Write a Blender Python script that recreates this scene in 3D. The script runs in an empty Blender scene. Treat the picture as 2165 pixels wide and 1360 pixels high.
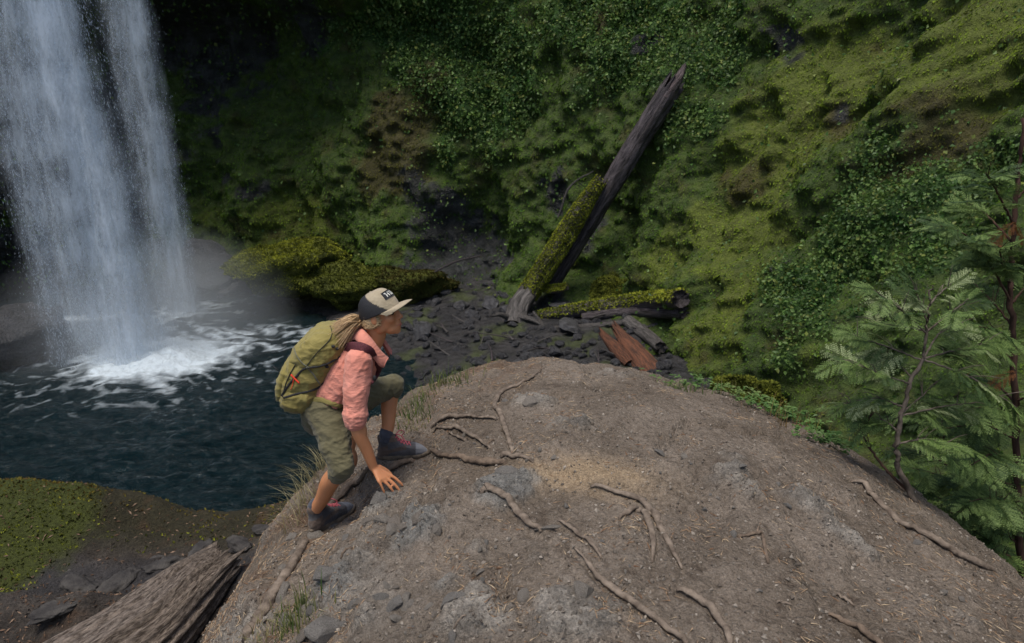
import bpy, math, random
import numpy as np
from mathutils import Vector, Matrix
from mathutils.bvhtree import BVHTree

random.seed(7)
RNG = np.random.default_rng(11)
scene = bpy.context.scene
col = scene.collection

# ------------------------------------------------------------------ camera
PITCH = math.radians(18.0)
FPX = 1443.0                      # focal length in pixels of a 2165 px wide picture
CAM = np.array([0.0, 0.0, 2.4])
cam_data = bpy.data.cameras.new('camera')
cam_data.sensor_width = 36.0
cam_data.lens = 36.0 * FPX / 2165.0
cam_data.clip_start = 0.05
cam_data.clip_end = 2000.0
cam_data.dof.use_dof = True
cam_data.dof.focus_distance = 3.7
cam_data.dof.aperture_fstop = 5.0
cam = bpy.data.objects.new('camera', cam_data)
cam.location = CAM
cam.rotation_euler = (math.pi / 2 - PITCH, 0, 0)
col.objects.link(cam)
scene.camera = cam

# ------------------------------------------------------------------ sky, sun, exposure
SUN_EL, SUN_AZ = math.radians(74), math.radians(215)   # azimuth clockwise from +Y: almost overhead, a little behind the left shoulder
world = bpy.data.worlds.new('World')
scene.world = world
world.use_nodes = True
wn = world.node_tree.nodes
wn.clear()
sky = wn.new('ShaderNodeTexSky')
sky.sky_type = 'NISHITA'
sky.sun_disc = False
sky.sun_elevation = SUN_EL
sky.sun_rotation = SUN_AZ
sky.air_density = 1.0
sky.dust_density = 2.5
bg = wn.new('ShaderNodeBackground')
bg.inputs['Strength'].default_value = 0.085
wo = wn.new('ShaderNodeOutputWorld')
world.node_tree.links.new(sky.outputs[0], bg.inputs[0])
world.node_tree.links.new(bg.outputs[0], wo.inputs[0])
sun_data = bpy.data.lights.new('sun', 'SUN')
sun_data.energy = 1.8
sun_data.angle = math.radians(28)
sun_data.color = (1.0, 0.93, 0.82)
sun = bpy.data.objects.new('sun', sun_data)
sd = Vector((math.sin(SUN_AZ) * math.cos(SUN_EL), math.cos(SUN_AZ) * math.cos(SUN_EL), math.sin(SUN_EL)))
sun.rotation_euler = sd.to_track_quat('Z', 'Y').to_euler()
col.objects.link(sun)
scene.view_settings.view_transform = 'Standard'
scene.view_settings.look = 'None'
scene.view_settings.exposure = 0.93
scene.view_settings.gamma = 1.0
scene.view_settings.use_curve_mapping = False

cy = scene.cycles
cy.use_denoising = True
cy.max_bounces = 8
cy.diffuse_bounces = 3
cy.glossy_bounces = 3
cy.transmission_bounces = 4
cy.transparent_max_bounces = 24
cy.volume_bounces = 1
cy.sample_clamp_indirect = 4.0
cy.caustics_reflective = False
cy.caustics_refractive = False
cy.volume_step_rate = 2.0
cy.volume_max_steps = 24

# ------------------------------------------------------------------ numpy helpers
_perm = np.random.default_rng(3).permutation(256)
_perm = np.concatenate([_perm, _perm, _perm]).astype(np.int32)
_g = np.random.default_rng(4).normal(size=(256, 3))
_g /= np.linalg.norm(_g, axis=1)[:, None]
_gx, _gy, _gz = (np.ascontiguousarray(_g[:, k].astype(np.float32)) for k in range(3))


def noise3(p):
    """Gradient noise, p is (N,3), result about -1..1."""
    p = np.asarray(p)
    fl = np.floor(p)
    f = (p - fl).astype(np.float32)
    i = fl.astype(np.int32) & 255
    w = f * f * f * (f * (f * 6 - 15) + 10)
    out = 0
    for dx in (0, 1):
        wx = w[:, 0] if dx else 1 - w[:, 0]
        a = _perm[i[:, 0] + dx]
        for dy in (0, 1):
            wy = w[:, 1] if dy else 1 - w[:, 1]
            b = _perm[a + i[:, 1] + dy]
            for dz in (0, 1):
                wz = w[:, 2] if dz else 1 - w[:, 2]
                h = _perm[b + i[:, 2] + dz]
                d = _gx[h] * (f[:, 0] - dx) + _gy[h] * (f[:, 1] - dy) + _gz[h] * (f[:, 2] - dz)
                out = out + wx * wy * wz * d
    return (out * 1.6).astype(np.float64)


def fbm(p, scale=1.0, octv=4, gain=0.5, lac=2.03, off=0.0):
    p = np.asarray(p, dtype=np.float64) * scale + off
    a, s, out = 1.0, 0.0, 0.0
    for k in range(octv):
        out = out + a * noise3(p + 17.3 * k)
        s += a
        a *= gain
        p = p * lac
    return out / s


def ridged(p, scale=1.0, octv=4, gain=0.5, lac=2.03, off=0.0):
    p = np.asarray(p, dtype=np.float64) * scale + off
    a, s, out = 1.0, 0.0, 0.0
    for k in range(octv):
        out = out + a * (1 - np.abs(noise3(p + 9.1 * k)) * 2)
        s += a
        a *= gain
        p = p * lac
    return out / s


def sstep(a, b, x):
    t = np.clip((x - a) / (b - a), 0, 1)
    return t * t * (3 - 2 * t)


def mix(a, b, t):
    t = np.asarray(t)
    if np.ndim(b) or np.ndim(a):
        if t.ndim == 1:
            t = t[:, None]
    return np.asarray(a) * (1 - t) + np.asarray(b) * t


def pix_dir(u, v):
    d = np.array([(u - 1082.5) / FPX, math.cos(PITCH), -math.sin(PITCH)])
    k = (v - 680.0) / FPX
    d = d - k * np.array([0, math.sin(PITCH), math.cos(PITCH)])
    return d


def P(u, v, Y):
    """Point of the place seen in direction (u, v) of the photo at forward distance Y."""
    d = pix_dir(u, v)
    return CAM + d * (Y / d[1])


def PZ(u, v, z):
    d = pix_dir(u, v)
    return CAM + d * ((z - CAM[2]) / d[2])


def depth_of(p):
    p = np.asarray(p) - CAM
    return p[..., 1] * math.cos(PITCH) - p[..., 2] * math.sin(PITCH)


# ------------------------------------------------------------------ mesh helpers
def new_mesh(name, verts, faces, smooth=True, color=None, attrs=None):
    """faces: array (M,k), or a list of such arrays / index lists."""
    me = bpy.data.meshes.new(name)
    verts = np.asarray(verts, dtype=np.float32).reshape(-1, 3)
    if isinstance(faces, np.ndarray):
        faces = [faces]
    arrs = []
    for f in faces:
        if isinstance(f, np.ndarray) and f.ndim == 2:
            arrs.append(f)
        else:
            arrs.append(np.asarray(f, dtype=np.int64)[None, :])
    loops = np.concatenate([a.reshape(-1) for a in arrs]).astype(np.int32)
    sizes = np.concatenate([np.full(len(a), a.shape[1]) for a in arrs]).astype(np.int32)
    starts = np.concatenate([[0], np.cumsum(sizes)[:-1]]).astype(np.int32)
    me.vertices.add(len(verts))
    me.vertices.foreach_set('co', verts.ravel())
    me.loops.add(len(loops))
    me.loops.foreach_set('vertex_index', loops)
    me.polygons.add(len(sizes))
    me.polygons.foreach_set('loop_start', starts)
    me.polygons.foreach_set('loop_total', sizes)
    me.polygons.foreach_set('use_smooth', np.full(len(sizes), bool(smooth)))
    me.update(calc_edges=True)
    if color is not None:
        c = np.ones((len(verts), 4), dtype=np.float32)
        c[:, :3] = color
        at = me.color_attributes.new('Col', 'FLOAT_COLOR', 'POINT')
        at.data.foreach_set('color', c.ravel())
    if attrs:
        for k, a in attrs.items():
            at = me.attributes.new(k, 'FLOAT', 'POINT')
            at.data.foreach_set('value', np.asarray(a, dtype=np.float32))
    return me


def link(name, me, mat=None, parent=None, loc=None):
    o = bpy.data.objects.new(name, me)
    if mat is not None and me is not None and not me.materials:
        me.materials.append(mat)
    col.objects.link(o)
    if parent is not None:
        o.parent = parent
    if loc is not None:
        o.location = loc
    return o


def tag(o, label=None, cat=None, group=None, kind=None):
    if label:
        o['label'] = label
    if cat:
        o['category'] = cat
    if group:
        o['group'] = group
    if kind:
        o['kind'] = kind
    return o


def empty(name, loc):
    o = bpy.data.objects.new(name, None)
    o.location = loc
    o.empty_display_size = 0.1
    col.objects.link(o)
    return o


def child(name, verts, faces, mat, root, smooth=True, color=None, attrs=None):
    """World-space geometry as a part of root (root is an unrotated empty or object at root.location)."""
    v = np.asarray(verts, dtype=np.float64).reshape(-1, 3) - np.array(world_loc(root))
    return link(name, new_mesh(name, v, faces, smooth, color, attrs), mat, root)


def world_loc(o):
    l = Vector(o.location)
    while o.parent is not None:
        o = o.parent
        l = l + Vector(o.location)
    return l


def grid_faces(nu, nv, close_u=False):
    """Quads of an (nu, nv) vertex grid, index = i*nv + j."""
    iu = np.arange(nu if close_u else nu - 1)
    jv = np.arange(nv - 1)
    I, J = np.meshgrid(iu, jv, indexing='ij')
    I2 = (I + 1) % nu
    return np.stack([I * nv + J, I2 * nv + J, I2 * nv + J + 1, I * nv + J + 1], -1).reshape(-1, 4)


def catmull(pts, n):
    pts = np.asarray(pts, dtype=np.float64)
    if len(pts) == 2:
        t = np.linspace(0, 1, n)[:, None]
        return pts[0] * (1 - t) + pts[1] * t
    e = np.vstack([2 * pts[0] - pts[1], pts, 2 * pts[-1] - pts[-2]])
    m = len(pts) - 1
    ts = np.linspace(0, m, n)
    k = np.minimum(ts.astype(int), m - 1)
    t = (ts - k)[:, None]
    p0, p1, p2, p3 = e[k], e[k + 1], e[k + 2], e[k + 3]
    return 0.5 * (2 * p1 + (p2 - p0) * t + (2 * p0 - 5 * p1 + 4 * p2 - p3) * t ** 2 + (3 * p1 - p0 - 3 * p2 + p3) * t ** 3)


def frames(path, hint=(0, 0, 1)):
    path = np.asarray(path)
    T = np.gradient(path, axis=0)
    T /= np.linalg.norm(T, axis=1)[:, None] + 1e-12
    h = np.array(hint, dtype=float)
    A = np.cross(T, h)
    bad = np.linalg.norm(A, axis=1) < 1e-3
    A[bad] = np.cross(T[bad], np.array([0.3, 0.9, 0.2]))
    A /= np.linalg.norm(A, axis=1)[:, None]
    B = np.cross(A, T)
    return T, A, B


def tube(path, rad, ns=10, rad2=None, hint=(0, 0, 1), rough=0.0, nscale=5.0, caps=True, flute=None):
    """Closed tube along path; rad across, rad2 along the hint side. Returns verts, faces list."""
    path = np.asarray(path, dtype=np.float64)
    n = len(path)
    rad = np.broadcast_to(np.asarray(rad, dtype=float), (n,))
    rad2 = rad if rad2 is None else np.broadcast_to(np.asarray(rad2, dtype=float), (n,))
    T, A, B = frames(path, hint)
    th = np.linspace(0, 2 * math.pi, ns, endpoint=False)
    ca, sa = np.cos(th), np.sin(th)
    off = A[:, None, :] * (rad[:, None] * ca)[..., None] + B[:, None, :] * (rad2[:, None] * sa)[..., None]
    if flute is not None:
        off = off * flute(th, np.linspace(0, 1, n))[..., None]
    v = path[:, None, :] + off
    if rough:
        vv = v.reshape(-1, 3)
        k = 1 + rough * fbm(vv, nscale, 3)
        v = path[:, None, :] + off * k.reshape(n, ns, 1)
    v = v.transpose(1, 0, 2).reshape(-1, 3)           # index = s*n + i
    f = [grid_faces(ns, n, True)]
    if caps:
        m = len(v)
        v = np.vstack([v, path[0], path[-1]])
        s = np.arange(ns)
        s2 = (s + 1) % ns
        f.append(np.stack([s2 * n, s * n, np.full(ns, m)], -1))
        f.append(np.stack([s * n + n - 1, s2 * n + n - 1, np.full(ns, m + 1)], -1))
    return v, f


def join(parts):
    """[(verts, faces list)] -> one (verts, faces list)."""
    V, F, o = [], [], 0
    for v, f in parts:
        V.append(v)
        if isinstance(f, np.ndarray):
            f = [f]
        F += [a + o for a in f]
        o += len(v)
    return np.vstack(V), F


# ------------------------------------------------------------------ material helpers
def mat(name):
    m = bpy.data.materials.new(name)
    m.use_nodes = True
    nt = m.node_tree
    for n in list(nt.nodes):
        nt.nodes.remove(n)
    out = nt.nodes.new('ShaderNodeOutputMaterial')
    return m, nt, out


class N:
    """Small node wrapper."""
    def __init__(self, nt):
        self.nt = nt

    def add(self, typ, **kw):
        n = self.nt.nodes.new(typ)
        for k, v in kw.items():
            if k.startswith('i_'):
                n.inputs[k[2:].replace('_', ' ')].default_value = v
            else:
                setattr(n, k, v)
        return n

    def l(self, a, b):
        self.nt.links.new(a, b)

    def noise(self, vec, scale, detail=4, rough=0.55, dist=0.0):
        n = self.add('ShaderNodeTexNoise')
        n.inputs['Scale'].default_value = scale
        n.inputs['Detail'].default_value = detail
        n.inputs['Roughness'].default_value = rough
        n.inputs['Distortion'].default_value = dist
        if vec is not None:
            self.l(vec, n.inputs['Vector'])
        return n.outputs[0]

    def ramp(self, fac, stops):
        n = self.add('ShaderNodeValToRGB')
        e = n.color_ramp.elements
        while len(e) < len(stops):
            e.new(0.5)
        for k, (p, c) in enumerate(stops):
            e[k].position = p
            e[k].color = (c, c, c, 1) if isinstance(c, (int, float)) else (*c, 1)
        self.l(fac, n.inputs[0])
        return n.outputs[0]

    def mixc(self, fac, a, b, blend='MIX'):
        n = self.add('ShaderNodeMix', data_type='RGBA', blend_type=blend)
        for sock, v in ((n.inputs[0], fac), (n.inputs[6], a), (n.inputs[7], b)):
            if isinstance(v, (int, float)):
                sock.default_value = v
            elif isinstance(v, tuple):
                sock.default_value = (*v, 1)
            else:
                self.l(v, sock)
        return n.outputs[2]

    def math(self, op, a, b=0.0):
        n = self.add('ShaderNodeMath', operation=op)
        for sock, v in ((n.inputs[0], a), (n.inputs[1], b)):
            if isinstance(v, (int, float)):
                sock.default_value = v
            else:
                self.l(v, sock)
        return n.outputs[0]

    def coords(self, kind='Object', scale=None):
        t = self.add('ShaderNodeTexCoord').outputs[kind]
        if scale is None:
            return t
        m = self.add('ShaderNodeMapping')
        m.inputs['Scale'].default_value = scale
        self.l(t, m.inputs[0])
        return m.outputs[0]

    def attr(self, name, out='Color'):
        return self.add('ShaderNodeAttribute', attribute_name=name).outputs[out]

    def bump(self, h, strength=0.5, dist=0.02, normal=None):
        n = self.add('ShaderNodeBump')
        n.inputs['Strength'].default_value = strength
        n.inputs['Distance'].default_value = dist
        self.l(h, n.inputs['Height'])
        if normal is not None:
            self.l(normal, n.inputs['Normal'])
        return n.outputs[0]

    def bsdf(self, out, base=None, rough=0.7, spec=0.4, normal=None, **kw):
        b = self.add('ShaderNodeBsdfPrincipled')
        for nm, v in (('Base Color', base), ('Roughness', rough), ('Specular IOR Level', spec), *kw.items()):
            if v is None:
                continue
            s = b.inputs[nm]
            if isinstance(v, (int, float)):
                s.default_value = v
            elif isinstance(v, tuple):
                s.default_value = (*v, 1) if len(v) == 3 else v
            else:
                self.l(v, s)
        if normal is not None:
            self.l(normal, b.inputs['Normal'])
        if out is not None:
            self.l(b.outputs[0], out.inputs['Surface'])
        return b.outputs[0]


def simple_mat(name, c1, c2, scale=8.0, rough=0.8, bump=0.3, bdist=0.01, bscale=None, spec=0.3, stretch=None, detail=5, metal=0.0):
    """Two-tone noisy surface."""
    m, nt, out = mat(name)
    n = N(nt)
    co = n.coords('Object', stretch)
    f = n.noise(co, scale, detail)
    c = n.ramp(f, [(0.32, c1), (0.68, c2)])
    h = n.noise(co, bscale or scale * 4, 5, 0.6)
    n.bsdf(out, c, rough, spec, n.bump(h, bump, bdist), Metallic=metal)
    return m


def leaf_mat(name, transl=0.35, rough=0.55, spec=0.3):
    m, nt, out = mat(name)
    n = N(nt)
    c = n.attr('Col')
    b = n.bsdf(None, c, rough, spec)
    t = n.add('ShaderNodeBsdfTranslucent')
    n.l(c, t.inputs[0])
    mx = n.add('ShaderNodeMixShader')
    mx.inputs[0].default_value = transl
    n.l(b, mx.inputs[1])
    n.l(t.outputs[0], mx.inputs[2])
    n.l(mx.outputs[0], out.inputs['Surface'])
    return m

# ================================================================== THE MOUND
# rim points of the trodden mound (plan position, height)
RIM = [(-0.62, 1.2, .35), (-0.98, 2.3, .24), (-1.24, 3.0, .20), (-1.17, 3.4, .27), (-0.78, 4.2, .40), (-0.46, 4.9, .36),
       (0.25, 5.35, .39), (1.2, 5.1, .31), (1.98, 4.6, .20), (2.40, 3.7, .13), (2.60, 2.9, .06), (2.8, 1.6, .18), (2.6, 0.0, .45), (0.8, -1.0, .7), (-0.6, 0.0, .6)]
MC = np.array([0.55, 2.0])
_ang = np.array([math.atan2(y - MC[1], x - MC[0]) for x, y, z in RIM])
_rr = np.array([math.hypot(x - MC[0], y - MC[1]) for x, y, z in RIM])
_zz = np.array([z for x, y, z in RIM])
_o = np.argsort(_ang)
_ang, _rr, _zz = _ang[_o], _rr[_o], _zz[_o]


def per_interp(th, val):
    a = np.concatenate([_ang - 2 * math.pi, _ang, _ang + 2 * math.pi])
    b = np.concatenate([val] * 3)
    # smooth periodic interpolation: average of three shifted linear ones
    out = 0
    for d, w in ((-0.12, .2), (-0.06, .2), (0, .2), (0.06, .2), (0.12, .2)):
        out = out + w * np.interp(th + d, a, b)
    return out


CONTACT = []      # (x, y, z): the hiker's hand and feet rest here


def mound_smooth(x, y):
    dx, dy = x - MC[0], y - MC[1]
    th = np.arctan2(dy, dx)
    r = np.hypot(dx, dy)
    R = per_interp(th, _rr)
    ze = per_interp(th, _zz)
    s = r / R
    zc = 0.74
    z = zc - (zc - ze) * np.minimum(s, 1.0) ** 2.0
    over = np.maximum(s - 1.0, 0) * R
    slope0 = 2 * (zc - ze) / R
    z = z - slope0 * over - 1.15 * over ** 2 * np.where(over < 0.8, 1, 0) - np.where(over >= 0.8, 1.15 * 0.64 + (over - 0.8) * 1.84, 0)
    return z, s


def mound_z(x, y):
    z, s = mound_smooth(x, y)
    for cx, cy_, dz in CORR:
        d2 = (x - cx) ** 2 + (y - cy_) ** 2
        z = z + dz * np.exp(-d2 / (2 * 0.30 ** 2))
    if CORR:
        for a, b, hw in TREAD:
            ab = (b - a)[:2]
            t = np.clip(((x - a[0]) * ab[0] + (y - a[1]) * ab[1]) / (ab @ ab), 0, 1)
            d = np.hypot(x - a[0] - ab[0] * t, y - a[1] - ab[1] * t)
            w = np.exp(-(d / hw) ** 4)
            z = z * (1 - w) + (a[2] + (b[2] - a[2]) * t) * w
    return z, s


# contact points (hand, rear foot, front foot): bend the mound to pass under them
HAND_C = P(832, 1042, 3.09)
LHEEL, LTOE = P(801, 969, 3.58), P(893, 965, 3.62)
RHEEL, RTOE = P(660, 1128, 3.20), P(727, 1091, 3.37)
TIPS = dict(index=P(851, 1029, 3.13), middle=P(845, 1040, 3.10), ring=P(832, 1043, 3.08), pinky=P(813, 1045, 3.06))
RFOOT_C = (RHEEL + RTOE) / 2
LFOOT_C = (LHEEL + LTOE) / 2
# level treads under the boots and the fingers: segment, half width
TREAD = [(LHEEL, LTOE, .085), (RHEEL, RTOE, .085), (TIPS['index'], TIPS['pinky'], .05)]
CORR = []
_A = np.array([HAND_C, RFOOT_C, LFOOT_C])
_res = _A[:, 2] - mound_smooth(_A[:, 0], _A[:, 1])[0]
_G = np.exp(-((_A[:, None, 0] - _A[None, :, 0]) ** 2 + (_A[:, None, 1] - _A[None, :, 1]) ** 2) / (2 * 0.30 ** 2))
_w = np.linalg.solve(_G, _res)
CORR = [(a[0], a[1], w) for a, w in zip(_A, _w)]
print('mound corrections', _res, _w)


def mound_hit(u, v):
    """March the view ray of a photo pixel onto the smooth mound."""
    d = pix_dir(u, v)
    t = np.linspace(1.2, 9.0, 3000)
    pts = CAM + t[:, None] * d
    z, s = mound_z(pts[:, 0], pts[:, 1])
    k = np.argmax(pts[:, 2] < z)
    return pts[k] if pts[k, 2] < z[k] else None


# exposed roots: label, photo course, half width in px, wood
ROOT_DEFS = []


def root_def(*a, **k):
    ROOT_DEFS.append((a, k))


root_def('gnarled root running right from the toe of the front boot', [(876, 935), (892, 947), (905, 962), (940, 966), (975, 968), (1000, 977), (1035, 981), (1072, 979)], [7, 8, 6, 6, 7, 10, 10, 6], 'ROOTDARK', .1)
root_def('short root just right of the end of the boot root', [(1060, 963), (1090, 968), (1128, 977)], [6, 7, 3])
root_def('long thin root wandering down from the mound crest', [(1150, 776), (1115, 805), (1070, 825), (1050, 845), (1046, 862), (1056, 872), (1066, 900), (1075, 930), (1084, 960)], [2, 4, 4, 5, 5, 6, 6, 5, 4])
root_def('arched root left of the crest root, uppermost of two', [(912, 905), (930, 891), (960, 883), (992, 883), (1020, 886), (1050, 887)], [3, 6, 6, 4, 3, 4], 'ROOTM', -.2)
root_def('arched root left of the crest root, lower of two', [(918, 916), (945, 909), (970, 908), (1000, 925), (1037, 947)], [3, 4, 5, 5, 3], 'ROOTM', -.1, extra=[([(950, 918), (985, 931)], [2, 4])])
root_def('thick root with a hooked upper end in the mound centre', [(1018, 1042), (1032, 1035), (1050, 1042), (1078, 1062), (1095, 1086), (1118, 1108), (1145, 1124)], [6, 10, 9, 8, 8, 8, 5], 'ROOTM', .0)
root_def('forked root curving down below the sandy patch', [(1250, 1028), (1300, 1044), (1350, 1060), (1382, 1086), (1395, 1115), (1415, 1150), (1442, 1205)], [4, 6, 7, 9, 7, 6, 3], 'ROOTM', .1)
root_def('arched root inside the bend of the forked root', [(1308, 1098), (1335, 1080), (1352, 1084), (1372, 1112), (1381, 1150), (1379, 1190)], [4, 7, 7, 7, 6, 3], 'ROOTM', -.2, extra=[([(1345, 1082), (1380, 1092), (1400, 1108)], [5, 5, 3])])
root_def('long root slanting to the bottom edge right of centre', [(1215, 1160), (1240, 1190), (1262, 1222), (1300, 1250), (1350, 1285), (1400, 1322), (1455, 1365)], [2, 4, 7, 8, 8, 8, 7], 'ROOTM', .15)
root_def('hooked root near the bottom edge', [(1432, 1248), (1460, 1258), (1500, 1286), (1528, 1325), (1545, 1365)], [4, 8, 9, 8, 7], 'ROOTM', .1)
root_def('long root along the right flank below the sapling', [(1798, 1020), (1828, 1027), (1850, 1055), (1890, 1095), (1930, 1118), (1980, 1147), (2040, 1180), (2110, 1210)], [3, 7, 6, 7, 7, 9, 10, 8], 'ROOTM', .1)
root_def('thick straight root down the left flank below the rear boot', [(646, 1142), (628, 1182), (600, 1230), (570, 1275), (548, 1310), (520, 1352)], [8, 10, 11, 13, 14, 11], 'ROOTM', -.1)
root_def('knotted root under the front boot beside the hand', [(874, 976), (848, 984), (828, 994), (812, 1006)], [5, 9, 8, 5], 'ROOTDARK', -.1)
root_def('root running down between hand and rear leg', [(790, 1002), (755, 1025), (722, 1050), (692, 1078)], [5, 8, 7, 5], 'ROOTDARK', -.1)
root_def('faint root half buried left of the hooked root', [(1180, 1100), (1215, 1125), (1250, 1150), (1272, 1180)], [3, 5, 5, 3])
root_def('low root in the lower right corner', [(1748, 1295), (1790, 1318), (1840, 1350), (1870, 1372)], [4, 7, 8, 6], 'ROOTDARK', .1)
root_def('short buried root above the bottom right corner', [(1768, 1258), (1785, 1270), (1806, 1283)], [3, 4, 2])
root_def('broken angled twig lying on bare dirt at right', [(1560, 1136), (1590, 1131), (1612, 1125)], [4, 4, 4], 'ROOTDARK', -.6, 'twig', 'twig', extra=[([(1612, 1127), (1616, 1155), (1624, 1192)], [3, 4, 4]), ([(1600, 1127), (1608, 1104)], [2, 2])])


# bare rock showing through the dirt: photo position, radius in px, strength, colour shift
OUTCROP = [(1130, 845, 60, 1.0, 0), (1230, 905, 50, .8, 0), (1080, 1020, 75, 1.0, 1), (1540, 1010, 65, .7, 0), (1730, 1065, 75, .9, 0),
           (1770, 1112, 60, 1.0, 0), (1230, 1300, 110, 1.0, 0), (1010, 1300, 110, .8, 0), (880, 1110, 100, .8, 1), (700, 1250, 70, .9, 1),
           (1010, 1150, 70, .6, 0), (800, 1050, 55, .9, 1), (1300, 790, 60, .5, 0), (1150, 1180, 70, .5, 0), (1610, 1260, 70, .4, 0), (780, 1310, 70, .7, 0), (930, 1230, 60, .6, 1)]
OUT_W = []
for (u, v, r, st, k) in OUTCROP:
    h = mound_hit(u, v)
    if h is not None:
        OUT_W.append((h[0], h[1], r * depth_of(h) / FPX, st, k))
_h = mound_hit(1235, 995)
SAND = (_h[0], _h[1])
_h = mound_hit(1010, 830)


def build_mound():
    nth, nr = 780, 310
    th = np.linspace(-math.pi, math.pi, nth, endpoint=False)
    # finer rows where the camera looks
    srow = np.concatenate([np.linspace(0.0012, 1.25, 260), np.linspace(1.26, 4.2, 50)])
    TH, S = np.meshgrid(th, srow, indexing='ij')
    TH, S = TH.ravel(), S.ravel()
    R = per_interp(TH, _rr)
    x = MC[0] + np.cos(TH) * R * S
    y = MC[1] + np.sin(TH) * R * S
    z, s = mound_z(x, y)
    z = np.maximum(z, -9.0)
    p3 = np.stack([x, y, z * 0.6], -1)
    warp = np.stack([fbm(p3, 1.3, 3, off=5), fbm(p3, 1.3, 3, off=9), 0 * x], -1)
    rock = np.zeros_like(x)
    blue = np.zeros_like(x)
    for ox, oy, orad, st, k in OUT_W:
        d = np.hypot(x + 0.1 * warp[:, 0] - ox, y + 0.1 * warp[:, 1] - oy) / orad
        g = st * np.exp(-(d ** 2) * 1.1)
        rock = np.maximum(rock, g)
        if k:
            blue = np.maximum(blue, g)
    side = sstep(1.0, 1.12, s)
    rn = fbm(p3, 3.2, 4, off=31)
    rockm = sstep(0.25, 0.75, rock + 0.75 * rn + .25 * fbm(p3, 12, 3, off=33))
    lf = sstep(-.1, -.9, x) * sstep(3.4, 2.4, y)
    rockm = np.maximum(rockm, lf * sstep(-.25, .3, fbm(p3, 2.6, 4, off=37)) * .9)
    rockm = np.maximum(rockm, side * sstep(-0.15, 0.25, rn) * 0.6)
    # relief: soft undulation, small clods, tilted broken rock
    big = fbm(p3, 0.9, 3, off=2) * 0.055
    gully = -0.035 * sstep(0.55, 0.8, ridged(p3 * np.array([1, .45, 1]) + warp * 0.3, 1.5, 2, off=14))
    clod = fbm(p3, 9, 4, gain=.6, off=3) * 0.024 + fbm(p3, 34, 3, gain=.6, off=4) * 0.0085
    st_dir = p3 @ np.array([[.8, .3, 0], [-.35, 2.2, 0], [0, 0, 1.0]])
    strata = ridged(st_dir + warp * .4, 3.4, 4, gain=.5, off=8)
    chips = np.abs(fbm(p3 + warp * .15, 7.5, 3, gain=.55, off=21))
    q4 = strata * 2.6 + 1.4 * fbm(p3, 5.0, 3, off=23)
    terr = (np.floor(q4) + sstep(.0, .22, q4 - np.floor(q4))) / 2.6
    relief = big + gully + clod + rockm * terr * (.020 + .022 * lf) + rockm * (0.006 + strata * 0.024 + chips * (0.042 + .03 * lf))
    near = np.ones_like(x)
    for a, b, hw in TREAD:
        ab = (b - a)[:2]
        t = np.clip(((x - a[0]) * ab[0] + (y - a[1]) * ab[1]) / (ab @ ab), 0, 1)
        d = np.hypot(x - a[0] - ab[0] * t, y - a[1] - ab[1] * t)
        near *= sstep(hw * .6, hw * 2.2, d) * 0.9 + 0.1
    z = z + relief * near + side * fbm(p3, 2.1, 4, off=77) * 0.12
    # the soil is washed out along the roots
    for a_, k_ in ROOT_DEFS:
        if k_.get('name') == 'twig' or 'twig' in a_:
            continue
        q = [mound_hit(u, v) for u, v in a_[1]]
        q = [c for c in q if c is not None]
        if len(q) < 2:
            continue
        q = catmull(np.array(q), 40)
        rr = np.mean(a_[2]) * depth_of(q).mean() / FPX
        lo, hi = q.min(0) - .12, q.max(0) + .12
        sel = np.where((x > lo[0]) & (x < hi[0]) & (y > lo[1]) & (y < hi[1]))[0]
        if len(sel) == 0:
            continue
        dd = np.sqrt(((x[sel, None] - q[None, :, 0]) ** 2 + (y[sel, None] - q[None, :, 1]) ** 2).min(1))
        z[sel] -= .020 * np.exp(-(dd / (rr * 1.9)) ** 2) * near[sel]
    # colours
    n1 = fbm(p3, 2.3, 4, off=40)
    n2 = fbm(p3, 11, 3, off=41)
    n3 = fbm(p3, 55, 2, off=42)
    dirt = mix((0.160, 0.132, 0.106), (0.235, 0.199, 0.165), sstep(-.5, .5, n1 + .5 * n2))
    dirt = mix(dirt, (0.078, 0.060, 0.046), sstep(.10, .55, n2 - .4 * n1) * .75)
    sd_ = np.hypot((x - SAND[0]) * 0.75 - (y - SAND[1]) * .35, (y - SAND[1]) * 1.8 + (x - SAND[0]) * .55) / 0.26
    sand = np.exp(-sd_ ** 2) * (.8 + .4 * n2)
    dirt = mix(dirt, (0.41, 0.31, 0.20), np.clip(sand * 1.2, 0, .8))
    rk = mix((0.165, 0.154, 0.140), (0.325, 0.305, 0.275), sstep(-.5, .5, n2 + .6 * strata - .3))
    rk = mix(rk, rk * np.array([.80, .88, .96]), np.clip(blue * 1.1, 0, .8))
    c = mix(dirt, rk, rockm * .9)
    # reddish needle litter gathers on the flank below the hiker
    lit = sstep(0.70, 1.0, s) * (x < 0.3) * sstep(-.1, .35, fbm(p3, 4.5, 3, off=61))
    c = mix(c, (0.135, 0.075, 0.042), lit * .55 * (1 - .6 * rockm))
    c = mix(c, (0.085, 0.062, 0.044), sstep(1.1, 1.5, s) * .6)
    c = c * (1 + .30 * n3[:, None]) * (1 + .12 * n2[:, None])
    me = new_mesh('dirt_mound', np.stack([x, y, z], -1), grid_faces(nth, len(srow), True)[:, ::-1], True, np.clip(c, .01, 1), {'rock': rockm})
    m, nt, out = mat('trodden dirt and rock')
    n = N(nt)
    co = n.coords('Object')
    f = n.noise(co, 150, 4, .7)
    g = n.noise(co, 38, 6, .7)
    vo = n.add('ShaderNodeTexVoronoi')
    vo.inputs['Scale'].default_value = 55
    vo.inputs['Randomness'].default_value = 1.0
    n.l(co, vo.inputs['Vector'])
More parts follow.
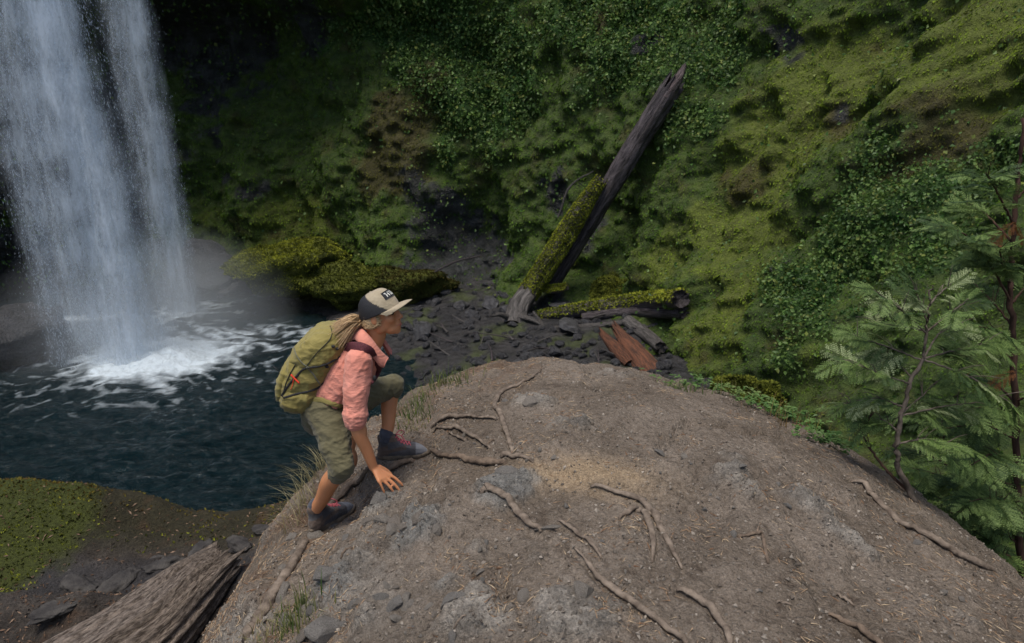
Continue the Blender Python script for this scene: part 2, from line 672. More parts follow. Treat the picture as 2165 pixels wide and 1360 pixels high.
    base = n.mixc(n.ramp(f, [(.30, 0.0), (.72, 1.0)]), n.mixc(1.0, n.attr('Col'), (.60, .58, .56), 'MULTIPLY'), n.mixc(1.0, n.attr('Col'), (1.38, 1.36, 1.33), 'MULTIPLY'))
    base = n.mixc(n.ramp(g, [(.36, .55), (.52, 0.0)]), base, n.mixc(1.0, base, (.45, .42, .40), 'MULTIPLY'))
    pale = n.ramp(n.noise(co, 80, 2, .5), [(.64, 0.0), (.70, .55)])
    base = n.mixc(pale, base, (.30, .27, .235))
    h = n.math('ADD', n.math('MULTIPLY', f, .35), n.math('ADD', g, n.math('MULTIPLY', vo.outputs[0], -.5)))
    n.bsdf(out, base, .92, .15, n.bump(h, 1.0, .028))
    o = link('dirt_mound', me, m)
    tag(o, kind='structure')
    return o


MOUND = build_mound()
bpy.context.view_layer.update()
MOUND_BVH = BVHTree.FromObject(MOUND, bpy.context.evaluated_depsgraph_get())


def mhit(u, v):
    d = Vector(pix_dir(u, v)).normalized()
    h = MOUND_BVH.ray_cast(Vector(CAM), d)
    return (np.array(h[0]), np.array(h[1])) if h[0] is not None else (None, None)


def mdrop(x, y):
    h = MOUND_BVH.ray_cast(Vector((x, y, 6)), Vector((0, 0, -1)))
    return (np.array(h[0]), np.array(h[1])) if h[0] is not None else (None, None)


# ================================================================== THE CLIFF
CL = np.array([  # x, y at the foot, lean (metres back per metre up)
    (-46, -6, .15), (-42, 8, .10), (-36, 20, .05), (-28, 30, .0), (-20, 36, -.02), (-13, 36, .05), (-7, 33.4, .18), (-1, 30.8, .28),
    (3.2, 28.4, .34), (5.0, 24.6, .42), (6.2, 20.0, .5), (6.9, 14, .58), (7.2, 8.5, .62), (7.6, 3, .62), (8.0, -5, .6), (10, -16, .5)], dtype=float)
ZB, ZT = -8.0, 15.0


def cliff_curve(a):
    m = len(CL) - 1
    k = np.minimum(a.astype(int), m - 1)
    e = np.vstack([2 * CL[0] - CL[1], CL, 2 * CL[-1] - CL[-2]])
    t = (a - k)[:, None]
    p0, p1, p2, p3 = e[k], e[k + 1], e[k + 2], e[k + 3]
    q = 0.5 * (2 * p1 + (p2 - p0) * t + (2 * p0 - 5 * p1 + 4 * p2 - p3) * t ** 2 + (3 * p1 - p0 - 3 * p2 + p3) * t ** 3)
    dq = 0.5 * ((p2 - p0) + 2 * (2 * p0 - 5 * p1 + 4 * p2 - p3) * t + 3 * (3 * p1 - p0 - 3 * p2 + p3) * t ** 2)
    nx, ny = -dq[:, 1], dq[:, 0]
    l = np.hypot(nx, ny)
    return q, np.stack([nx / l, ny / l], -1)      # normal pointing out of the bowl


def cliff_point(a, h):
    """a along the wall (control point units), h height 0..1."""
    q, nrm = cliff_curve(a)
    z = ZB + (ZT - ZB) * h
    back = (z + 7.0) * q[:, 2]
    # the dark undercut beside the fall: its out-of-view lip is shaped to darken it
    und = np.exp(-((a - 4.6) / 1.5) ** 2)
    back = back + und * (1.6 * sstep(-1.0, 3.5, z) - 5.5 * sstep(5.5, 8.5, z))
    # dark wet recess behind the loose rocks
    back = back + 2.4 * np.exp(-((a - 6.75) / .32) ** 2 - ((z + 4.2) / 2.2) ** 2)
    # toe swelling
    back = back - 1.2 * np.exp(-((z + 7.3) / 1.6) ** 2) * (a > 6) * (a < 9.5)
    x = q[:, 0] + nrm[:, 0] * back
    y = q[:, 1] + nrm[:, 1] * back
    p = np.stack([x, y, z], -1)
    out = np.stack([nrm[:, 0], nrm[:, 1], 0 * z], -1)
    right = sstep(8.0, 10.5, a)
    # relief
    r1 = fbm(p, 0.16, 3, off=1) * 1.7
    pv = p * np.array([1, 1, .38])
    r2 = ridged(pv, 0.42, 3, off=6) * .75 * (1 - right * .6)
    # sloping draped folds on the right hand wall
    sh = p @ np.array([[.55, 0, .25], [-.45, .6, .55], [0.10, .35, .9]])
    r3 = fbm(sh * np.array([1, 1, 1.5]), 0.42, 3, off=12) * (.40 + .55 * right)
    r4 = (fbm(p, .8, 3, off=18) * .70 + fbm(p, 2.2, 3, off=19) * .16) * (1 - .35 * right)
    d = r1 + r2 + r3 + r4
    p = p - out * d[:, None]
    return p, right


def build_cliff():
    na, nh = 660, 240
    a = np.concatenate([np.linspace(0, 3, 40), np.linspace(3.02, 12.0, 580), np.linspace(12.1, 15, 40)])
    h = np.concatenate([np.linspace(0, .68, 205), np.linspace(.684, 1, 35)])
    A, H = np.meshgrid(a, h, indexing='ij')
    p, right = cliff_point(A.ravel(), H.ravel())
    # forest floor running back from the top edge
    return p, grid_faces(na, nh), A.ravel(), H.ravel(), right


CV, CF, CA, CH, CR = build_cliff()
CLIFF_ME = new_mesh('cliff', CV, CF, True)
CLIFF = link('cliff', CLIFF_ME)
tag(CLIFF, kind='structure')
bpy.context.view_layer.update()
CLIFF_BVH = BVHTree.FromObject(CLIFF, bpy.context.evaluated_depsgraph_get())


def chit(u, v):
    d = Vector(pix_dir(u, v)).normalized()
    h = CLIFF_BVH.ray_cast(Vector(CAM), d)
    return np.array(h[0]) if h[0] is not None else None


# patches of growth on the wall: where (photo), radius, kind, strength
ZONES = {
    'leafy': [(900, 40, 150, 1), (800, 60, 110, .8), (1000, 190, 120, 1.2), (1060, 110, 120, 1), (1350, 70, 140, 1), (1520, 110, 120, .9), (1720, 610, 130, 1),
              (1850, 430, 130, 1), (1800, 520, 130, 1), (2050, 420, 120, 1), (1250, 150, 100, .6), (1660, 700, 80, .6), (1450, 250, 80, .7), (1980, 560, 120, .8), (1230, 30, 120, .8)],
    'yellow': [(1750, 190, 200, 1), (1620, 320, 150, 1.1), (1550, 480, 150, 1), (2030, 90, 220, 1), (620, 520, 110, 1.2), (1560, 620, 110, .8), (1400, 540, 90, .8), (440, 500, 120, .5), (1500, 700, 150, .7), (700, 560, 80, .7), (1700, 740, 90, .5)],
    'brown': [(840, 260, 90, 1.2), (900, 170, 50, 1), (820, 360, 90, 1), (700, 350, 70, .5), (1760, 260, 90, .9), (1960, 230, 110, 1), (1570, 390, 70, .8), (1120, 330, 120, .5), (1950, 330, 110, .8), (1000, 380, 90, .6), (1270, 40, 30, 1.2)],
    'bare': [(440, 40, 150, 1.2), (640, 60, 110, .7), (445, 230, 26, 1.2), (450, 300, 24, 1.2), (465, 370, 24, 1), (950, 500, 100, 1.0), (1010, 560, 90, 1.0), (900, 600, 90, .9), (1010, 470, 30, 1.1), (960, 580, 60, 1), (430, 580, 70, 1.1), (120, 300, 260, 1.0),
             (40, 600, 150, 1), (1190, 400, 45, .9), (1230, 480, 60, .8), (1380, 60, 45, .9), (1560, 80, 30, .9), (1660, 90, 55, .8), (870, 400, 70, .6), (1130, 700, 120, .9), (1660, 560, 26, 1), (1960, 200, 40, .8), (1790, 230, 40, .8), (700, 30, 60, .6), (1000, 640, 80, .9), (530, 390, 45, .8)],
}
ZW = {}
for k, lst in ZONES.items():
    ZW[k] = []
    for (u, v, r, st) in lst:
        h = chit(u, v)
        if h is not None:
            ZW[k].append((h, r * depth_of(h) / FPX, st))


def zone(kind, p):
    out = np.zeros(len(p))
    w = p + np.stack([fbm(p, .5, 3, off=50), fbm(p, .5, 3, off=51), fbm(p, .5, 3, off=52)], -1) * 1.6
    for c, r, st in ZW[kind]:
        d = np.linalg.norm(w - c, axis=1) / r
        out = np.maximum(out, st * np.exp(-d ** 2 * .9))
    return out


def growth(p):
    """Weights of bare rock, leafy, yellow moss, brown moss at points of the wall."""
    n1 = fbm(p, .55, 4, off=70)
    n2 = fbm(p, 1.9, 3, off=71)
    bare = sstep(.38, .62, zone('bare', p) + .42 * n1 + .30 * n2)
    leafy = sstep(.35, .65, zone('leafy', p) + .45 * n1 - .2 * n2)
    yellow = sstep(.3, .75, zone('yellow', p) + .35 * n2)
    brown = sstep(.35, .75, zone('brown', p) + .35 * n1 + .25 * n2)
    return bare, leafy, yellow, brown


def wall_color(p):
    bare, leafy, yellow, brown = growth(p)
    n = fbm(p, 2.6, 3, off=80)
    c = mix((0.038, 0.068, 0.013), (0.074, 0.112, 0.020), sstep(-.5, .5, n))
    c = mix(c, (0.042, 0.096, 0.020), leafy)
    c = mix(c, (0.118, 0.146, 0.022), yellow * .9)
    c = mix(c, (0.075, 0.060, 0.022), sstep(.12, .5, fbm(p, .8, 4, gain=.6, off=83)) * .65)
    c = mix(c, (0.066, 0.054, 0.018), brown * .85)
    return c, bare, leafy, yellow, brown


wc, wbare, wleafy, wyel, wbrn = wall_color(CV)
_rockc = mix((0.014, 0.016, 0.015), (0.046, 0.048, 0.050), sstep(-.4, .5, fbm(CV, 1.7, 4, off=90)))
_cc = mix(wc * .78, _rockc, np.clip(wbare * 1.1, 0, 1))
_at = CLIFF_ME.color_attributes.new('Col', 'FLOAT_COLOR', 'POINT')
_at.data.foreach_set('color', np.concatenate([_cc, np.ones((len(_cc), 1))], 1).astype(np.float32).ravel())
_at = CLIFF_ME.attributes.new('bare', 'FLOAT', 'POINT')
_at.data.foreach_set('value', wbare.astype(np.float32))
m, nt, out = mat('wet mossy basalt')
n = N(nt)
co = n.coords('Object')
f = n.noise(co, 3.0, 6, .65)
g = n.noise(co, 9.0, 5, .7)
base = n.mixc(n.ramp(f, [(.3, 0.0), (.7, 1.0)]), n.mixc(1.0, n.attr('Col'), (.6, .6, .6), 'MULTIPLY'), n.mixc(1.0, n.attr('Col'), (1.4, 1.4, 1.4), 'MULTIPLY'))
rg = n.math('SUBTRACT', .9, n.math('MULTIPLY', n.attr('bare', 'Fac'), .58))
n.bsdf(out, base, rg, .4, n.bump(n.math('ADD', f, g), 1.0, .16))
CLIFF_ME.materials.append(m)

# ================================================================== STREAM BED AND POOL
POOL_Z = -7.0
PLUNGE1 = PZ(235, 770, POOL_Z)
PLUNGE2 = PZ(388, 668, POOL_Z)
print('plunge', PLUNGE1, PLUNGE2)


def bed_z(x, y):
    p = np.stack([x, y, 0 * x], -1)
    # distance to the right of the shore line (photo: behind the hiker up to the mossy boulders)
    sx = np.interp(y, [8, 14, 23, 27, 31, 36], [0.5, -1.5, -3.6, -6.0, -10, -16])
    d = x - sx
    z = -7.0 + np.where(d > 0, .06 + .16 * np.maximum(d, 0) ** .8, np.maximum(.45 * d, -2.5))
    z = np.minimum(z, -5.3)
    z = z + fbm(p, .5, 4, off=3) * .28 + fbm(p, 2.0, 3, off=4) * .12
    # near bank below the ledge
    return z


gx = np.linspace(-60, 40, 200)
gy = np.concatenate([np.linspace(-40, 6, 30), np.linspace(7, 40, 150), np.linspace(42, 90, 25)])
# denser rows in the visible part
gx = np.concatenate([np.linspace(-60, -13, 40), np.linspace(-12.7, 12, 130), np.linspace(13, 40, 20)])
GX, GY = np.meshgrid(gx, gy, indexing='ij')
GX, GY = GX.ravel(), GY.ravel()
GZ = bed_z(GX, GY)
gp = np.stack([GX, GY, GZ], -1)
gc = mix((0.012, 0.012, 0.014), (0.036, 0.034, 0.034), sstep(-.4, .5, fbm(gp, 1.6, 4, off=33)))
gc = mix(gc, (0.045, 0.058, 0.016), sstep(.05, .35, fbm(gp, .6, 3, off=35)) * .8)
BED_ME = new_mesh('ground', gp, grid_faces(len(gx), len(gy)), True, gc)
m, nt, out = mat('dark wet gravel')
n = N(nt)
co = n.coords('Object')
f = n.noise(co, 5, 6, .7)
v = n.add('ShaderNodeTexVoronoi')
v.inputs['Scale'].default_value = 3.2
n.l(co, v.inputs['Vector'])
base = n.mixc(n.ramp(f, [(.3, 0.0), (.75, 1.0)]), n.mixc(1.0, n.attr('Col'), (.5, .5, .5), 'MULTIPLY'), n.mixc(1.0, n.attr('Col'), (1.7, 1.7, 1.75), 'MULTIPLY'))
n.bsdf(out, base, .5, .5, n.bump(n.math('ADD', f, n.math('MULTIPLY', v.outputs[0], -.8)), 1.0, .2))
BED = link('ground', BED_ME, m)
tag(BED, kind='structure')


def build_pool():
    ua = np.linspace(-28, 3, 240)
    ya = np.concatenate([np.linspace(5, 24, 210), np.linspace(24.1, 38, 90)])
    X, Y = np.meshgrid(ua, ya, indexing='ij')
    x, y = X.ravel(), Y.ravel()
    p = np.stack([x, y, 0 * x], -1)
    d1 = np.hypot((x - PLUNGE1[0]) / 1.15, (y - PLUNGE1[1]))
    d2 = np.hypot(x - PLUNGE2[0], y - PLUNGE2[1])
    w = np.stack([fbm(p, .25, 2, off=1), fbm(p, .25, 2, off=2), 0 * x], -1) * 2.0
    # ripples run outward from the plunge
    phase = d1 * 3.4 + 3.0 * fbm(p, .35, 3, off=8)
    amp = .055 * np.exp(-d1 / 14) + .015
    z = POOL_Z + amp * np.sin(phase) * (.5 + .8 * fbm(p, .3, 2, off=9)) + fbm((p + w) * np.array([1, 1.6, 1]), 1.1, 4, gain=.68, off=10) * .20
    z += ridged((p + w) * np.array([1.0, 1.8, 1]), .9, 3, off=16) * .05
    dc = np.hypot((x - PLUNGE1[0] - 1.6) / 1.25, y - PLUNGE1[1] - .3)
    churn = np.exp(-(dc / 2.7) ** 2) + .6 * np.exp(-(d2 / 2.0) ** 2)
    z += churn * (.12 + .35 * np.abs(fbm(p, 1.2, 4, off=11))) + .42 * np.exp(-(np.hypot(x - PLUNGE1[0] - 2.0, y - PLUNGE1[1] + .2) / 1.0) ** 2)
    # foam: solid at the plunge, lacy streaks drifting outwards
    lace = ridged((p + w * .8) * np.array([1.0, 1.5, 1]), .8, 5, gain=.6, off=20)
    streak = sstep(.42, .95, lace + .15 * fbm(p, .5, 3, off=23))
    far = np.exp(-(np.minimum(dc / 4.6, d2 / 3.6)) ** 2)
    # a tongue of foam carried to the right
    tx, ty = x - PLUNGE1[0], y - PLUNGE1[1]
    tongue = np.exp(-((ty - .22 * tx - .3) / 1.3) ** 2) * sstep(-1, 1, tx) * np.exp(-tx / 6.5)
    tongue2 = np.exp(-((ty - .05 * tx - 3.2) / 1.1) ** 2) * sstep(0, 2, tx) * np.exp(-tx / 7)
    edge = np.exp(-((np.hypot(tx, ty) - 7.2 - 1.2 * fbm(p, .3, 2, off=29)) / .5) ** 2) * (tx < -3) * .7
    foam = sstep(.42, 1.0, churn * 1.25 + .35 * fbm(p, 1.6, 4, off=25)) + streak * np.clip(far * .9 + tongue + tongue2 * .9, 0, 1) * .9 + edge * sstep(.2, .5, lace) + tongue * .25 + tongue2 * .25
    foam = np.clip(foam, 0, 1)
    me = new_mesh('pool_water', np.stack([x, y, z], -1), grid_faces(len(ua), len(ya)), True, None, {'foam': foam})
    m, nt, out = mat('pool water with foam')
    n = N(nt)
    co = n.coords('Object', (1, 1.7, 1))
    h = n.noise(co, 2.2, 6, .62, .8)
    f0 = n.attr('foam', 'Fac')
    fine = n.noise(n.coords('Object'), 5.0, 6, .75, .5)
    ff = n.ramp(n.math('MULTIPLY', f0, n.math('ADD', .25, n.math('MULTIPLY', fine, 1.5))), [(.14, 0.0), (1.0, 1.0)])
    nb = n.bump(h, 1.0, .42)
    deep = n.mixc(n.noise(n.coords('Object'), .22, 2), (.0015, .008, .0105), (.003, .014, .018))
    wat = n.bsdf(None, deep, .07, .5, nb, IOR=1.33)
    fm = n.bsdf(None, (.58, .66, .72), .8, .2, n.bump(fine, 1.0, .1))
    mx = n.add('ShaderNodeMixShader')
    n.l(ff, mx.inputs[0])
    n.l(wat, mx.inputs[1])
    n.l(fm, mx.inputs[2])
    n.l(mx.outputs[0], out.inputs['Surface'])
    o = link('pool_water', me, m)
    return tag(o, kind='structure')


build_pool()

# ================================================================== NEAR LEDGE (lower left)
def ledge_z(x, y):
    p = np.stack([x, y, 0 * x], -1)
    lip = 5.92 + .12 * np.sin(x * 1.3) + .10 * fbm(p, .8, 2, off=3)
    z = -1.62 + .10 * fbm(p, .9, 3, off=5)
    hump = sstep(-3.15, -5.0, x)
    z = z + hump * .46 * np.exp(-((y - 5.60) / .48) ** 2) * (y < 5.6) + hump * .46 * (y >= 5.6)
    z = z + .20 * np.exp(-((y - 4.55 + .08 * (x + 4)) / .18) ** 2) * sstep(-2.2, -3.0, x)      # low rock step
    z = z + sstep(-3.0, -1.2, x) * .55 * (1 - .3 * sstep(4, 6, y))                       # climbs to the mound
    z = z - sstep(4.3, 3.6, y) * .10
    over = np.maximum(y - lip, 0)
    z = z - over * .25 - 2.0 * np.minimum(over, 1.2) ** 2 - np.maximum(over - 1.2, 0) * 3.5
    z = z + fbm(p, 4, 4, gain=.6, off=6) * .05 + np.abs(fbm(p, 2.2, 3, off=7)) * .06 + (1 - hump) * (ridged(p * np.array([.7, 1.6, 1]), 1.6, 4, off=17) * .07 + fbm(p, 9, 3, gain=.6, off=18) * .03)
    return np.maximum(z, -8.5), lip, hump


lx = np.linspace(-8, -.5, 250)
ly = np.linspace(2.0, 8.6, 230)
LX, LY = np.meshgrid(lx, ly, indexing='ij')
LX, LY = LX.ravel(), LY.ravel()
LZ, LLIP, LH = ledge_z(LX, LY)
lp = np.stack([LX, LY, LZ], -1)
ln = fbm(lp, 1.8, 4, off=12)
ln2 = fbm(lp, 7, 3, off=13)
lc = mix((0.036, 0.029, 0.024), (0.098, 0.082, 0.068), sstep(-.4, .5, ln + .4 * ln2))
lc = mix(lc, (0.048, 0.046, 0.048), sstep(4.4, 4.8, LY) * sstep(5.3, 5.0, LY) * .8)
lc = mix(lc, (0.036, 0.032, 0.014), sstep(5.15, 5.6, LY) * .85)
MOSSM = sstep(.25, .6, LH * 1.3 - np.abs(LY - 5.45) * .55 + .25 * ln + .18 * ln2)
lc = mix(lc, (0.055, 0.066, 0.012), MOSSM)
lc = mix(lc, (0.095, 0.050, 0.026), sstep(.2, .5, fbm(lp, 3, 3, off=15)) * .5 * (1 - MOSSM))
m, nt, out = mat('ledge soil and moss')
n = N(nt)
co = n.coords('Object')
f = n.noise(co, 40, 5, .7)
base = n.mixc(n.ramp(f, [(.3, 0.0), (.72, 1.0)]), n.mixc(1.0, n.attr('Col'), (.5, .5, .5), 'MULTIPLY'), n.mixc(1.0, n.attr('Col'), (1.5, 1.5, 1.5), 'MULTIPLY'))
n.bsdf(out, base, .85, .25, n.bump(n.math('ADD', f, n.noise(co, 12, 5, .6)), 1.0, .06))
LEDGE_ME = new_mesh('bank', lp, grid_faces(len(lx), len(ly)), True, lc)
LEDGE = link('bank', LEDGE_ME, m)
tag(LEDGE, kind='structure')

# ================================================================== GROWTH ON THE WALLS
LEAF = leaf_mat('green leaves', .35, .5, .35)
MOSS = leaf_mat('moss tufts', .08, .95, .03)


def tri_sample(V, F, count, wfun=None, extra=None):
    """Random points on quads with weight area*wfun; returns points, normals, face index."""
    a, b, c, d = V[F[:, 0]], V[F[:, 1]], V[F[:, 2]], V[F[:, 3]]
    nrm = np.cross(c - a, d - b)
    ar = np.linalg.norm(nrm, axis=1) * .5
    nrm = nrm / (2 * ar[:, None] + 1e-12)
    w = ar.copy()
    if wfun is not None:
        w = w * wfun((a + b + c + d) / 4, nrm)
    cw = np.cumsum(w)
    k = np.searchsorted(cw, RNG.random(count) * cw[-1])
    k = np.minimum(k, len(F) - 1)
    s, t = RNG.random(count)[:, None], RNG.random(count)[:, None]
    p = (a[k] * (1 - s) + b[k] * s) * (1 - t) + (d[k] * (1 - s) + c[k] * s) * t
    return p, nrm[k], k


def unit(v):
    return v / (np.linalg.norm(v, axis=-1, keepdims=True) + 1e-9)


def leaves_mesh(p, nrm, length, width, color, down=.6, lift=.5, spread=.6, fold=.18, wind=None):
    """Folded leaf blades: 4 vertices, 2 triangles each, lying out from the surface."""
    n = len(p)
    up = np.array([0, 0, 1.0])
    slope = unit(-up + nrm * (nrm @ up)[:, None])           # downhill direction in the surface
    rnd = RNG.normal(size=(n, 3))
    d = slope * down + nrm * lift + rnd * spread
    if wind is not None:
        d = d + wind
    d = unit(d)
    side = unit(np.cross(d, nrm + .5 * RNG.normal(size=(n, 3))))
    up2 = np.cross(side, d)
    L = np.asarray(length).reshape(-1, 1)
    W = np.asarray(width).reshape(-1, 1)
    base = p - nrm * (.02)
    v0 = base
    v1 = base + d * L * .55 + side * W * .5 + up2 * W * fold
    v2 = base + d * L - up2 * L * .12
    v3 = base + d * L * .55 - side * W * .5 + up2 * W * fold
    V = np.stack([v0, v1, v2, v3], 1).reshape(-1, 3)
    i = np.arange(n)[:, None] * 4
    F = np.concatenate([i + np.array([[0, 1, 2]]), i + np.array([[0, 2, 3]])], 0)
    C = np.repeat(color, 4, axis=0)
    return V, F, C


def wall_weight(c, nrm):
    d = np.linalg.norm(c - CAM, axis=1)
    uz = (c[:, 1] * math.cos(PITCH) - (c[:, 2] - 2.4) * math.sin(PITCH))
    side = np.abs(c[:, 0]) / np.maximum(uz, .1)
    return (d < 48) * np.where((side < .95) & (uz > 3) & (c[:, 2] < 9), 1.0, .04) / np.maximum(d, 8) ** 1.5


# moss
p, nr_, k = tri_sample(CV, CF, 350000, wall_weight)
kv = CF[k, RNG.integers(0, 4, len(k))]
c, bare, leafy, yel, brn = wc[kv], wbare[kv], wleafy[kv], wyel[kv], wbrn[kv]
keep = RNG.random(len(p)) > bare * .93
keep &= RNG.random(len(p)) > leafy * .35
p, nr_, c, yel, brn = p[keep], nr_[keep], c[keep], yel[keep], brn[keep]
dist = np.linalg.norm(p - CAM, axis=1)
tuft_ = fbm(p, 1.5, 4, gain=.6, off=101)
c = c * (1.08 + 1.0 * tuft_[:, None]) * (1 + .13 * RNG.normal(size=(len(p), 1))) * np.array([1.10, 1.22, 1.05])
c = np.clip(c, .006, .45)
L = (.042 + .058 * RNG.random(len(p))) * (.45 + dist / 24)
V, F, C = leaves_mesh(p, nr_, L * .92, L * (.28 + .16 * RNG.random(len(p))), c, down=1.0, lift=.30, spread=.20)
o = link('moss_cover', new_mesh('moss_cover', V, F, False, C), MOSS)
tag(o, kind='stuff')

# broad leaves: trailing plants and saplings rooted on the wall
p, nr_, k = tri_sample(CV, CF, 330000, wall_weight)
kv = CF[k, RNG.integers(0, 4, len(k))]
bare, leafy, yel, brn = wbare[kv], wleafy[kv], wyel[kv], wbrn[kv]
pr = np.clip(leafy * .95 + .015, 0, 1) * (1 - .88 * bare) + .05 * bare
pr = pr * sstep(-.55, .25, fbm(p, 1.4, 3, off=110) + .25)
keep = RNG.random(len(p)) < pr
p, nr_, leafy = p[keep], nr_[keep], leafy[keep]
dist = np.linalg.norm(p - CAM, axis=1)
cl = fbm(p, .9, 3, off=111)
c = mix((0.044, 0.100, 0.022), (0.125, 0.205, 0.050), sstep(-.4, .5, cl + .3 * RNG.normal(size=len(p))))
c = mix(c, (0.17, 0.19, 0.040), (RNG.random(len(p)) < .12) * .7)
c = c * (1 + .17 * RNG.normal(size=(len(p), 1)))
c = np.clip(c, .008, .45)
L = (.045 + .065 * RNG.random(len(p))) * (.45 + dist / 23)
out_ = RNG.random(len(p)) ** 2 * .45
V, F, C = leaves_mesh(p + nr_ * out_[:, None], nr_, L, L * (.6 + .3 * RNG.random(len(p))), c, down=.45, lift=.55, spread=.55, fold=.14)
o = link('trailing_leaves', new_mesh('trailing_leaves', V, F, False, C), LEAF)
tag(o, kind='stuff')

# moss and small herbs on the near bank
p, nr_, k = tri_sample(lp, grid_faces(len(lx), len(ly)), 60000, lambda c, n_: ((c[:, 0] > -6.5) & (c[:, 1] > 3.6) & (c[:, 1] < 7)).astype(float))
h = ledge_z(p[:, 0], p[:, 1])[2]
lnn = fbm(p, 1.8, 4, off=12)
lnn2 = fbm(p, 7, 3, off=13)
mm = sstep(.25, .6, h * 1.3 - np.abs(p[:, 1] - 5.45) * .55 + .25 * lnn + .18 * lnn2)
mm = np.maximum(mm, .75 * sstep(5.15, 5.6, p[:, 1]) * sstep(-.3, .4, lnn + lnn2))
keep = RNG.random(len(p)) < mm
p, nr_ = p[keep], nr_[keep]
t = fbm(p, 7, 3, gain=.65, off=14)
c = mix((0.030, 0.034, 0.008), (0.215, 0.235, 0.030), sstep(-.22, .30, t + .10 * RNG.normal(size=len(p))))
c = mix(c, (0.110, 0.060, 0.020), sstep(5.55, 5.9, p[:, 1]) * .6)
L = .022 + .03 * RNG.random(len(p))
V, F, C = leaves_mesh(p, nr_, L, L * .5, np.clip(c, .01, .4), down=.3, lift=.8, spread=.5)
tag(link('bank_moss', new_mesh('bank_moss', V, F, False, C), MOSS), kind='stuff')

# ================================================================== WATERFALL
m, nt, out = mat('falling water drops')
n = N(nt)
d_ = n.add('ShaderNodeBsdfDiffuse')
d_.inputs[0].default_value = (.62, .70, .78, 1)
t_ = n.add('ShaderNodeBsdfTranslucent')
t_.inputs[0].default_value = (.62, .70, .78, 1)
m1 = n.add('ShaderNodeMixShader', i_Fac=.45)
n.l(d_.outputs[0], m1.inputs[1])
n.l(t_.outputs[0], m1.inputs[2])
n.l(m1.outputs[0], out.inputs['Surface'])
DROPS = m

m, nt, out = mat('veil of falling water')
n = N(nt)
al = n.attr('veil', 'Fac')
co = n.coords('Object', (1, 1, .22))
f1 = n.noise(co, 3.2, 6, .7, .3)
f2 = n.noise(n.coords('Object', (1, 1, .5)), 11, 4, .7)
k_ = n.math('MULTIPLY', al, n.math('ADD', n.ramp(f1, [(.30, .10), (.72, 1.2)]), n.math('MULTIPLY', n.math('SUBTRACT', f2, .5), .7)))
k_ = n.ramp(k_, [(.04, 0.0), (.9, .9)])
d_ = n.add('ShaderNodeBsdfDiffuse')
d_.inputs[0].default_value = (.74, .82, .90, 1)
t_ = n.add('ShaderNodeBsdfTranslucent')
t_.inputs[0].default_value = (.74, .82, .90, 1)
tr = n.add('ShaderNodeBsdfTransparent')
m1 = n.add('ShaderNodeMixShader', i_Fac=.4)
n.l(d_.outputs[0], m1.inputs[1])
n.l(t_.outputs[0], m1.inputs[2])
m2 = n.add('ShaderNodeMixShader')
n.l(k_, m2.inputs[0])
n.l(tr.outputs[0], m2.inputs[1])
n.l(m1.outputs[0], m2.inputs[2])
n.l(m2.outputs[0], out.inputs['Surface'])
VEIL = m


def stream_density(x, z, cores, seed):
    """Lateral density of a falling stream; cores: (offset at top, offset at foot, width, weight)."""
    t = np.clip((6.0 - z) / 13.0, -.8, 1)
    s = 0
    for (a, b, w, k) in cores:
        c = a + (b - a) * t
        s = s + k * np.exp(-((x - c) / (w * (1 + .22 * t))) ** 2)
    q = np.stack([x * 1.7, np.full_like(x, seed), z * .16 - x * .05], -1)
    fil = fbm(q, 1.0, 4, gain=.6)
    q2 = np.stack([x * 5, np.full_like(x, seed + 3.3), z * .35], -1)
    fil2 = fbm(q2, 1.0, 3, gain=.6)
    q3 = np.stack([x * .9, np.full_like(x, seed + 7.3), z * .9], -1)
    clump = fbm(q3, 1.0, 3)
    return np.clip(s * (.82 + .65 * fil + .22 * fil2 + .55 * clump), 0, 1.3) ** 1.15


